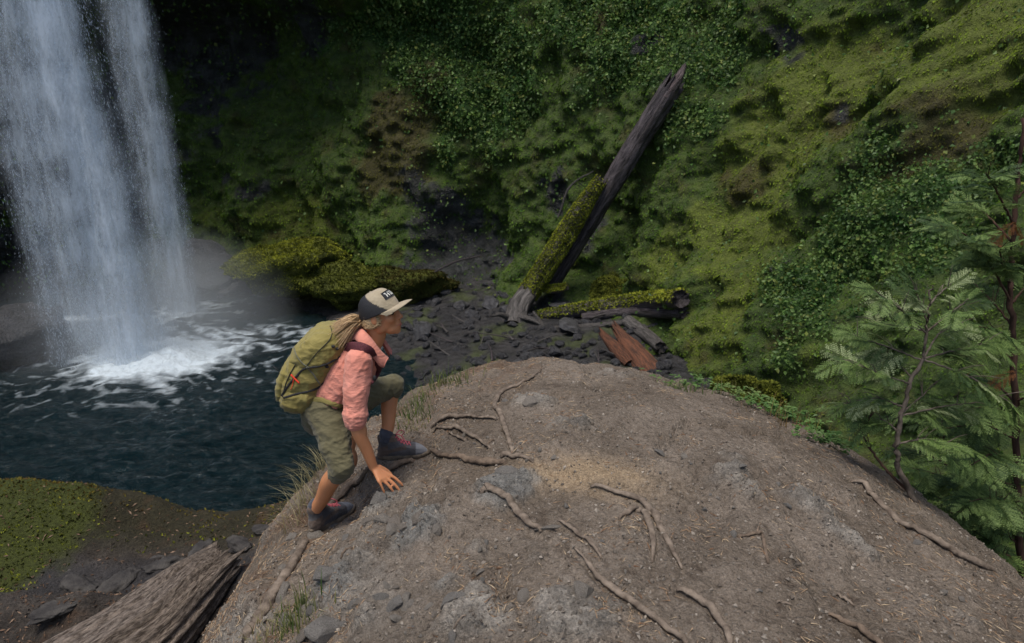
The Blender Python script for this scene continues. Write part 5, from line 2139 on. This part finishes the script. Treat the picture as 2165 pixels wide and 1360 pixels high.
CAPO = empty('cap', tuple(J['head'] - np.array(RFOOT_C)))
CAPO.parent = HIK
nu_, nv_ = 110, 40


def dome(th, ph, k=1.0):
    """th round the head from the front, ph 0 rim .. pi/2 top."""
    rx = (.110 if True else 0) * k
    c, s = np.cos(th), np.sin(th)
    e = np.cos(ph) ** .72
    fr = np.where(c > 0, .110, .110)
    a = fr * k * c * e
    b = .092 * k * s * e
    h_ = .112 * k * np.sin(ph) ** 1.05 + .012 * np.clip(c, 0, 1) * np.sin(ph * 2)
    return np.stack([a - .004, b, h_ - .006], -1)


th = np.linspace(0, 2 * math.pi, nu_, endpoint=False)
ph = np.linspace(0, math.pi / 2 - .02, nv_)
TH, PH = np.meshgrid(th, ph, indexing='ij')
dl = dome(TH.ravel(), PH.ravel())
f = grid_faces(nu_, nv_, True)
cen = dl[f].mean(1)
front = cen[:, 0] > .074 - .92 * cen[:, 2]
dw = J['head'] + hu * .014 + dl @ CR_.T
dn = unit(dw - K_(0, 0, .03))


def shell(faces, outer, name, material, thick=.0025, lift=0.0):
    used, inv = np.unique(faces, return_inverse=True)
    ff = inv.reshape(faces.shape)
    vo_ = outer[used] + dn[used] * lift
    vi_ = vo_ - dn[used] * thick
    E = {}
    for q in ff:
        for a_, b_ in zip(q, np.roll(q, -1)):
            E[(a_, b_)] = E.get((a_, b_), 0) + 1
    rim = [(b_, a_, a_ + len(used), b_ + len(used)) for (a_, b_) in E if (b_, a_) not in E]
    return child(name, np.vstack([vo_, vi_]), [ff, ff[:, ::-1] + len(used), np.array(rim)], material, CAPO)


shell(f[front], dw, 'front_panel', CAP_TAN, .003, .001)
shell(f[~front], dw, 'mesh_back', CAP_BLACK, .003, 0)
v, fq = ell(K_(-.004, 0, .107), (.008, .008, .004), CR_, 12, 6)
child('button', v, fq, CAP_TAN, CAPO)
# brim
nb, mb = 27, 9
BV = []
for i in range(nb):
    a = math.radians(-68 + 136 * i / (nb - 1))
    r0 = dome(np.array([a]), np.array([.02]))[0]
    ext = .080 * max(math.cos(a * 90 / 68 * .93), 0) ** .55
    for j in range(mb):
        t = j / (mb - 1)
        x_ = r0[0] + ext * t * 1.0
        y_ = r0[1] * (1 - .10 * t)
        z_ = r0[2] + .003 - .026 * (y_ / .088) ** 2 * (.15 + .85 * t) + .016 * t - .020 * t * t
        BV.append(K_(x_, y_, z_))
BV = np.array(BV)
low = BV - cu_ * .004
f1 = grid_faces(nb, mb)
rim = []
for a_, b_ in list(zip(range(mb - 1), range(1, mb))):
    for o_ in (0, (nb - 1) * mb):
        rim.append((a_ + o_, b_ + o_, b_ + o_ + len(BV), a_ + o_ + len(BV)))
for i in range(nb - 1):
    for j in (0, mb - 1):
        a_, b_ = i * mb + j, (i + 1) * mb + j
        rim.append((a_, b_, b_ + len(BV), a_ + len(BV)))
child('brim', np.vstack([BV, low]), [f1, f1[:, ::-1] + len(BV), np.array(rim)], CAP_TAN, CAPO)
# dark patch with pale marks on the front
PATCH = simple_mat('dark patch', (.010, .011, .014), (.028, .029, .034), 60, .8, .2, .001)
MARK = simple_mat('pale embroidery', (.62, .62, .58), (.75, .75, .7), 60, .8, .2, .001)


def patch(t0, t1, p0, p1, lift, name, material, nn_=8):
    A_, B_ = np.meshgrid(np.linspace(t0, t1, nn_), np.linspace(p0, p1, nn_), indexing='ij')
    q = dome(A_.ravel(), B_.ravel())
    w = J['head'] + hu * .014 + q @ CR_.T
    dd = unit(w - K_(0, 0, .03))
    up_, lo_ = w + dd * lift, w + dd * (lift - .0018)
    f_ = grid_faces(nn_, nn_)
    idx = [i * nn_ for i in range(nn_)] + [(nn_ - 1) * nn_ + j for j in range(1, nn_)] + [i * nn_ + nn_ - 1 for i in range(nn_ - 2, -1, -1)] + [j for j in range(nn_ - 2, 0, -1)]
    rim_ = [(a_, b_, b_ + len(w), a_ + len(w)) for a_, b_ in zip(idx, idx[1:] + idx[:1])]
    return np.vstack([up_, lo_]), [f_, f_[:, ::-1] + len(w), np.array(rim_)]


v, fq = patch(-.32, .62, .42, .80, .0035, 'patch', PATCH)
child('patch', v, fq, PATCH, CAPO)
mk = []
for k in range(4):
    t0 = -.20 + k * .19
    mk.append(patch(t0, t0 + .05, .50, .72, .0050, '', None, 3))
    if k % 2 == 0:
        mk.append(patch(t0 + .052, t0 + .125, .58 if k else .50, .63 if k else .55, .0050, '', None, 3))
    else:
        mk.append(patch(t0 + .052, t0 + .115, .67, .72, .0050, '', None, 3))
V, F = join(mk)
child('emblem', V, F, MARK, CAPO)

# ================================================================== BACKPACK
PK = empty('backpack', tuple(P(650, 845, 3.33)))
tag(PK, 'olive khaki hiking backpack with dark straps on the hiker\'s back', 'backpack')
PACK = cloth_mat('olive pack nylon', (.180, .150, .040), (.255, .215, .070), 500, .7, 7)
PACK2 = cloth_mat('darker olive pocket cloth', (.145, .120, .034), (.22, .185, .060), 500, .75, 7)
STRAP = simple_mat('black webbing', (.010, .010, .011), (.030, .030, .032), 60, .7, .3, .002)
STRAPM = simple_mat('maroon strap mesh', (.030, .010, .014), (.14, .035, .045), 220, .8, .5, .003, bscale=300)
STRAPE = simple_mat('grey-olive strap edging', (.10, .10, .07), (.16, .16, .115), 60, .8, .3, .002)
REDT = simple_mat('red zip cord', (.55, .035, .015), (.75, .07, .03), 60, .6, .2, .001)


def inflate(outline, Yc, half, power=2.6, rings=26, shift=(0, 0)):
    """Cushion shape: side outline (photo px at depth Yc) swelling to width 2*half."""
    pts = catmull([P(u, v, Yc) for (u, v) in outline + outline[:1]], 91)[:-1]
    c = pts.mean(0)
    g0 = P(660, 772, Yc)
    pts = g0 + (pts - g0) * .925
    c = pts.mean(0)
    V = []
    tt = np.sin(np.linspace(-1, 1, rings) * math.pi / 2)
    for t in tt:
        s = max(1 - abs(t) ** power, 0.0004) ** (1 / power)
        q = c + (pts - c) * s
        q = q + np.array([0, half * t, 0])
        V.append(q)
    V = np.array(V)                                  # rings, 90, 3
    n_ = V.shape[1]
    v = V.transpose(1, 0, 2).reshape(-1, 3)
    return v, [grid_faces(n_, rings, True), (np.arange(n_) * rings)[None], (np.arange(n_) * rings + rings - 1)[None, ::-1]]


main_o = [(594, 846), (588, 822), (594, 795), (605, 765), (622, 735), (640, 714), (664, 695), (700, 690), (728, 700), (738, 730), (728, 762), (708, 790), (692, 815), (680, 842), (656, 856), (622, 856)]
lid_o = [(616, 748), (628, 726), (645, 708), (664, 691), (690, 683), (716, 684), (736, 698), (742, 722), (736, 742), (712, 756), (690, 766), (668, 776), (648, 776), (632, 764)]
sid_o = [(600, 846), (606, 822), (618, 806), (640, 802), (664, 806), (684, 812), (686, 828), (676, 846), (656, 858), (626, 858)]
frt_o = [(590, 844), (586, 820), (592, 795), (604, 765), (614, 752), (626, 760), (622, 785), (612, 812), (602, 842)]


def pack_part(name, outl, half, material, power, rough, parent=PK, yc=3.33):
    v, f, nn = vox([inflate(outl, yc, half, power)], .006, 2)
    d = rough * (np.clip(1 - 1.6 * np.abs(noise3(v * np.array([9, 14, 26]) + 2.2)), 0, 1) ** 3 * .005 + np.clip(1 - 1.6 * np.abs(noise3(v * np.array([26, 14, 9]) + 5.2)), 0, 1) ** 3 * .0045 + ridged(v, 9, 2, off=4) * .004 + fbm(v * np.array([1, 1, .5]), 16, 3, off=7) * .006 + ridged(v * np.array([1.6, 1, .6]), 24, 2, off=2) * .0025)
    v = v + nn * d[:, None]
    return child(name, v, f, material, parent), (v, f)


pm, g1 = pack_part('main_bag', main_o, .150, PACK, 2.6, 1.0)
pl_, g2 = pack_part('lid', lid_o, .158, PACK, 3.0, .9)
ps, g3 = pack_part('side_pocket', sid_o, .164, PACK2, 3.2, 1.3)
pf, g4 = pack_part('front_pocket', frt_o, .125, PACK, 2.6, .9)
allv, allf = join([g1, g2, g3, g4])
PB = BVHTree.FromPolygons([Vector(q) for q in allv], [tuple(q) for q in np.vstack(allf).tolist()])
bv2, bf2 = join([(shv, shf), (trv, trf)])
SB = BVHTree.FromPolygons([Vector(q) for q in bv2], [tuple(q) for q in np.vstack(bf2).tolist()])


def on_skin(bvh, pts, n_, lift):
    q = []
    px = catmull(np.array([(u, v, 0) for u, v in pts], float), n_)
    for (u, v, _) in px:
        h = bvh.ray_cast(Vector(CAM), Vector(pix_dir(u, v)).normalized())
        if h[0] is not None and h[0].y < 4:
            nr = np.array(h[1])
            if nr @ (CAM - np.array(h[0])) < 0:
                nr = -nr
            q.append(np.array(h[0]) + nr * lift)
    q = np.array(q)
    if len(q) > 6:                                   # iron out jumps
        for _ in range(2):
            q[1:-1] = .25 * q[:-2] + .5 * q[1:-1] + .25 * q[2:]
    return q


def band(name, pts, width, thick, material, parent=PK, bvh=None, lift=.003, n_=26, taper=None):
    q = on_skin(bvh or PB, pts, n_, lift)
    if len(q) < 4:
        print('band missed', name)
        return
    w = np.full(len(q), width) if taper is None else np.interp(np.linspace(0, 1, len(q)), np.linspace(0, 1, len(taper)), taper)
    v, f = tube(q, w, 10, np.full(len(q), thick), hint=(.05, -1, .35))
    return child(name, v, f, material, parent)


band('compression_strap', [(596, 838), (612, 812), (628, 795), (645, 778), (676, 774), (705, 762), (730, 746)], .0055, .003, STRAP)
band('compression_strap', [(648, 776), (662, 790), (672, 806), (682, 820)], .004, .003, STRAPE)
band('compression_strap', [(600, 842), (625, 834), (650, 828), (672, 820), (690, 800), (706, 784)], .0055, .003, STRAP)
band('seam', [(648, 775), (660, 758), (676, 740), (694, 722), (702, 706), (698, 690)], .002, .002, STRAP)
band('seam', [(622, 735), (628, 752), (640, 768), (655, 778)], .003, .003, STRAPE)
band('seam', [(598, 840), (604, 815), (614, 790), (626, 770)], .0025, .0025, STRAP)
band('zip_cord', [(617, 792), (624, 800), (634, 810)], .0045, .004, REDT, n_=12, lift=.006)
band('zip_cord', [(622, 800), (620, 812), (616, 824)], .002, .002, REDT, n_=12, lift=.005)
for q_, (u, v) in enumerate(((705, 733), (713, 738), (692, 776))):
    h = PB.ray_cast(Vector(CAM), Vector(pix_dir(u, v)).normalized())
    if h[0] is not None:
        vv, ff = ell(np.array(h[0]) + np.array([0, -.004, .002]), (.011, .006, .008), None, 8, 5)
        child('buckle', vv, ff, STRAP, PK, False)
# grey-black tab ends sticking out behind
v, f = tube(np.array([P(592, 788, 3.30), P(584, 780, 3.29), P(578, 775, 3.29)]), [.004, .005, .003], 8, [.0025] * 3)
child('strap_end', v, f, STRAP, PK)
v, f = tube(np.array([P(594, 845, 3.30), P(586, 838, 3.28), P(580, 842, 3.27)]), [.005, .005, .003], 8, [.0025] * 3)
child('strap_end', v, f, STRAP, PK)
# shoulder strap on the near side and its mirror on the far side
sp = band('shoulder_strap', [(722, 742), (742, 738), (762, 739), (780, 747), (793, 762), (797, 780), (793, 796), (784, 808)], .02, .006, STRAPM, PK, SB, .009, 34, [.018, .028, .029, .027, .022, .014, .010, .008])
band('strap_edge', [(730, 730), (746, 725), (768, 727), (788, 738), (799, 752)], .003, .003, STRAP, PK, SB, .012, 30)
vv, ff = ell(P(792, 800, 3.13), (.010, .006, .016), None, 8, 5)
child('buckle', vv, ff, STRAP, PK, False)
far_pts = catmull([P(738, 720, 3.44), P(770, 716, 3.46), P(795, 735, 3.47), P(806, 765, 3.46), P(800, 790, 3.46)], 24)
v, f = tube(far_pts, np.interp(np.linspace(0, 1, 24), [0, .3, 1], [.018, .024, .012]), 10, np.full(24, .006), hint=(.5, .2, .8))
child('shoulder_strap', v, f, STRAPM, PK)
# hip belt
band('hip_belt', [(660, 846), (680, 846), (700, 852), (722, 858)], .014, .004, PACK2, PK, SB, .003, 20)

# ================================================================== CEDAR SAPLINGS ON THE RIGHT
def frond_mesh(seed, droop, c1, c2, thin=1.0):
    """Flat cedar spray of unit length along +x: axis, side twigs and scale-leaf tips."""
    rg = random.Random(seed)
    V, F, C = [], [], []

    def bend(x, y, z=0.0):
        return (x - .12 * droop * x * x, y, z - droop * x * x * .55 - .35 * abs(y) * droop + .02 * math.sin(9 * x + seed))

    def sliver(x0, y0, x1, y1, w, cc, tw=.0):
        o = len(V)
        dx, dy = x1 - x0, y1 - y0
        l = math.hypot(dx, dy) + 1e-9
        nx, ny = -dy / l * w, dx / l * w
        mx, my = x0 * .55 + x1 * .45, y0 * .55 + y1 * .45
        V.extend([bend(x0, y0), bend(mx + nx, my + ny, tw), bend(x1, y1), bend(mx - nx, my - ny, -tw)])
        F.extend([(o, o + 1, o + 2), (o, o + 2, o + 3)])
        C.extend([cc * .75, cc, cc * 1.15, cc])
    c1, c2 = np.array(c1), np.array(c2)
    for k in range(6):
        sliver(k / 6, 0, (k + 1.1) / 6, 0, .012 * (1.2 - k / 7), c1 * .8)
    nside = 13
    for k in range(nside):
        for s in (1, -1):
            t = (k + .5 + .3 * s) / (nside + .6)
            if rg.random() < .06:
                continue
            ln_ = (.34 * math.sin(math.pi * (t * .80 + .16)) ** .8 + .03) * rg.uniform(.8, 1.12)
            a = math.radians(rg.uniform(42, 56))
            ex, ey = t + ln_ * math.cos(a), s * ln_ * math.sin(a)
            cc = c1 + (c2 - c1) * rg.random()
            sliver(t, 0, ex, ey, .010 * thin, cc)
            m_ = max(2, int(ln_ / .055))
            for j in range(1, m_ + 1):
                q = j / (m_ + .4)
                bx, by = t + (ex - t) * q, ey * q
                l2 = .085 * (1.15 - q * .75) * rg.uniform(.8, 1.2)
                for s2 in (1, -1):
                    a2 = a * s + s2 * math.radians(38)
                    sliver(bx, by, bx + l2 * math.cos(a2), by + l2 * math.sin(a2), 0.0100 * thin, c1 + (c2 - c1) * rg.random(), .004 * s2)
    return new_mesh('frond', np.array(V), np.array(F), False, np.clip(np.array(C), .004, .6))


FROND_M = leaf_mat('cedar fronds', .3, .55, .3)
FROND_BROWN = leaf_mat('dead cedar fronds', .3, .7, .2)


def frond_set(c1, c2, m):
    out = []
    for s in range(6):
        me = frond_mesh(s, .10 + .13 * s, c1, c2)
        me.materials.append(m)
        out.append(me)
    return out


FR_LIGHT = frond_set((.12, .165, .060), (.36, .42, .22), FROND_M)
FR_MID = frond_set((.065, .120, .028), (.18, .26, .075), FROND_M)
FR_DARK = frond_set((.024, .054, .016), (.070, .120, .034), FROND_M)
FR_BROWN = frond_set((.16, .060, .022), (.30, .13, .05), FROND_BROWN)
STEM1 = simple_mat('grey-brown sapling bark', (.050, .038, .030), (.16, .13, .105), 30, .9, .6, .008, stretch=(1, 1, .3))
STEM2 = simple_mat('red-brown cedar bark', (.030, .016, .011), (.085, .045, .032), 26, .9, .6, .01, stretch=(1, 1, .3))


def px_path(px, Y):
    n_ = len(px)
    Ys = Y if isinstance(Y, (list, tuple)) else [Y] * n_
    return np.array([P(u, v, y) for (u, v), y in zip(px, Ys)])


def stem(root, name, pts, r0, r1, material, parent=None, n_=26):
    q = catmull(pts, n_)
    q[1:-1] += .25 * r0 * RNG.normal(size=(n_ - 2, 3))
    v, f = tube(q, np.linspace(r0, r1, n_), 9, rough=.25, nscale=30)
    return child(name, v, f, material, parent or root), q


def put_frond(root, o, d, up, size, sets):
    d = unit(d)
    up = unit(up - d * (up @ d))
    s = np.cross(up, d)
    ob = bpy.data.objects.new('frond', random.choice(random.choice(sets)))
    col.objects.link(ob)
    ob.parent = root
    M_ = Matrix(((d[0], s[0], up[0]), (d[1], s[1], up[1]), (d[2], s[2], up[2]))).to_4x4()
    lo = np.array(o) - np.array(world_loc(root))
    ob.matrix_local = Matrix.Translation(Vector(lo)) @ M_ @ Matrix.Scale(size, 4)
    return ob


def cedar(name, label, trunk, trY, tr_r, branches, sets, material, size, dens, seed, dzY=.25, extra=None):
    random.seed(seed)
    tp = px_path(trunk, trY)
    root = empty(name, tuple(tp[0]))
    tag(root, label, 'tree')
    stem(root, 'trunk', tp, tr_r[0], tr_r[1], material, None, 50)
    cnt = 0
    for bi, (px, dy) in enumerate(branches):
        k = len(px)
        y0 = np.interp(px[0][1], sorted(t[1] for t in trunk), [y for _, y in sorted(zip([t[1] for t in trunk], trY if isinstance(trY, (list, tuple)) else [trY] * len(trunk)))])
        pts = px_path(px, [y0 + dy * j / (k - 1) for j in range(k)])
        bo, q = stem(root, 'branch', pts, tr_r[0] * .30, .0025, material)
        L_ = np.linalg.norm(np.diff(q, axis=0), axis=1).sum()
        n_ = max(3, int(L_ * dens))
        for j in range(3):                              # bare side twigs
            i = random.randint(6, len(q) - 3)
            e = q[i] + unit(q[i + 1] - q[i]) * .07 + np.array([random.gauss(0, .05), random.gauss(0, .05), random.uniform(.0, .09)])
            stem(root, 'twig', np.array([q[i], q[i] * .5 + e * .5 + np.array([0, 0, .012]), e]), .0028, .001, material, None, 8)
        for j in range(n_):
            t = .22 + .80 * (j + random.uniform(-.3, .3)) / n_
            t = min(max(t, .1), 1.0)
            i = min(int(t * (len(q) - 1)), len(q) - 2)
            o = q[i]
            d = unit(q[i + 1] - q[i])
            side = 1 if j % 2 else -1
            lat = unit(np.cross(d, np.array([0, 0, 1.0])))
            dd = d * random.uniform(.5, 1.0) + lat * side * random.uniform(.3, .9) * (1 if t < .96 else .1) + np.array([0, 0, random.uniform(-.30, .18)])
            upv = np.array([random.gauss(0, .45), random.gauss(-.30, .40), 1.0])
            put_frond(root, o, dd, upv, size * random.uniform(.6, 1.15) * (1.1 - .35 * t), sets)
            cnt += 1
    if extra:
        for (u, v, Y, du, dv, sc, st_) in extra:
            o = P(u, v, Y)
            e = P(u + du, v + dv, Y + random.uniform(-.1, .1))
            put_frond(root, o, e - o, np.array([0, -.3, 1.0]), sc, [st_])
    print(name, 'fronds', cnt)
    return root


cedar('cedar_sapling', 'pale green cedar sapling with bare twisted stem on the right rim of the mound',
      [(1947, 1088), (1925, 1040), (1900, 990), (1897, 940), (1905, 880), (1922, 815), (1950, 762), (1958, 700), (1965, 640), (1972, 604)],
      [3.42, 3.44, 3.46, 3.48, 3.5, 3.52, 3.55, 3.55, 3.55, 3.55], (.020, .005),
      [([(1958, 705), (1905, 655), (1845, 612)], -.1), ([(1950, 762), (1880, 735), (1800, 706)], .1), ([(1925, 812), (1860, 790), (1788, 762)], -.15), ([(1908, 860), (1850, 842), (1765, 858)], .1),
       ([(1965, 645), (1985, 622), (2012, 600)], .1), ([(1958, 702), (2010, 662), (2048, 632)], -.1), ([(1952, 760), (2060, 802), (2150, 862)], -.15), ([(1955, 758), (2030, 738), (2105, 722)], .2),
       ([(1905, 880), (1980, 862), (2060, 852)], .1), ([(1897, 940), (1960, 928), (2040, 950)], -.1), ([(1961, 680), (1945, 640), (1932, 604)], 0), ([(1930, 800), (1890, 765), (1830, 742)], .3),
       ([(1958, 700), (1900, 690), (1835, 680)], .3), ([(1900, 915), (1870, 890), (1815, 880)], .1), ([(1952, 758), (1990, 700), (2030, 690)], .25), ([(1905, 875), (1935, 850), (1990, 800)], .2)],
      [FR_LIGHT, FR_MID, FR_MID, FR_DARK], STEM1, .23, 34, 21)
cedar('cedar_tree', 'larger dark green cedar with red-brown trunk at the right edge of the picture',
      [(2168, 1260), (2152, 1110), (2146, 900), (2140, 700), (2135, 560), (2150, 400), (2162, 250)], 4.3, (.028, .011),
      [([(2138, 640), (2092, 558), (2045, 500), (1990, 478)], -.3), ([(2140, 470), (2105, 400), (2085, 365)], -.2), ([(2140, 760), (2080, 720), (2010, 740)], .2), ([(2150, 930), (2080, 900), (2000, 905)], -.2),
       ([(2150, 1030), (2060, 1000), (1985, 1020)], .1), ([(2152, 1110), (2080, 1080), (2000, 1085)], -.1), ([(2140, 580), (2110, 540), (2070, 545)], .2), ([(2140, 690), (2100, 640), (2060, 600)], .3),
       ([(2145, 850), (2100, 810), (2040, 800)], .3), ([(2152, 1150), (2120, 1130), (2060, 1150)], .0), ([(2140, 640), (2180, 600), (2240, 590)], 0), ([(2145, 850), (2200, 830), (2270, 850)], -.3), ([(2150, 420), (2190, 380), (2230, 360)], 0),
       ([(2150, 1000), (2210, 980), (2280, 1000)], .2), ([(2146, 520), (2080, 450), (2030, 440)], .4), ([(2150, 1180), (2100, 1170), (2030, 1180)], -.3), ([(2146, 880), (2090, 860), (2030, 870)], -.5), ([(2148, 980), (2100, 960), (2050, 985)], -.5), ([(2150, 1080), (2100, 1055), (2050, 1060)], -.5), ([(2142, 740), (2100, 700), (2070, 690)], -.4), ([(2136, 600), (2120, 560), (2110, 520)], -.3)],
      [FR_DARK, FR_MID, FR_MID], STEM2, .26, 32, 22,
      extra=[(2150, 470, 4.2, -30, 20, .2, FR_BROWN), (2150, 785, 4.1, -40, 15, .2, FR_BROWN), (2120, 520, 4.2, -30, -10, .16, FR_BROWN), (2145, 470, 4.1, 20, 30, .2, FR_BROWN), (2060, 780, 4.0, -30, 15, .14, FR_BROWN)])
cedar('cedar_shrub', 'low dark cedar shrub below the right rim behind the sapling stem',
      [(2040, 1180), (2030, 1080), (2010, 980), (1990, 900)], 4.5, (.022, .006),
      [([(2030, 1080), (1980, 1050), (1930, 1040)], .2), ([(2025, 1050), (2080, 1010), (2130, 1000)], -.1), ([(2012, 990), (1960, 960), (1900, 950)], .3), ([(2005, 960), (2050, 920), (2100, 905)], .2), ([(2035, 1120), (1990, 1110), (1950, 1105)], 0),
       ([(2036, 1140), (2090, 1110), (2150, 1100)], -.2), ([(1992, 905), (1950, 880), (1905, 870)], .2), ([(1990, 900), (2000, 860), (2030, 830)], .1), ([(2038, 1150), (2090, 1150), (2140, 1160)], .1), ([(2030, 1080), (2080, 1060), (2120, 1050)], -.3), ([(2020, 1020), (1970, 1000), (1930, 990)], -.2), ([(2036, 1130), (2000, 1090), (1970, 1075)], -.3)],
      [FR_DARK, FR_MID], STEM2, .27, 30, 23)
cedar('cedar_seedling', 'thin dark crooked stem arching up left of the cedar sapling',
      [(1950, 1085), (1925, 1045), (1880, 1000), (1842, 952), (1818, 905), (1808, 880)], [3.42, 3.45, 3.5, 3.55, 3.58, 3.6], (.011, .004),
      [([(1842, 952), (1830, 900), (1850, 870)], .0)], [FR_MID], STEM2, .13, 10, 24)
random.seed(99)
tuft('', 1680, 900, 60, (.16, .05), .20, (0, .05), (.14, .09, .04), (.36, .24, .10), .35, width=.0024)
herb('', 1660, 892, 90, (.16, .05), .04)
herb('', 1760, 945, 60, (.12, .05), .04)
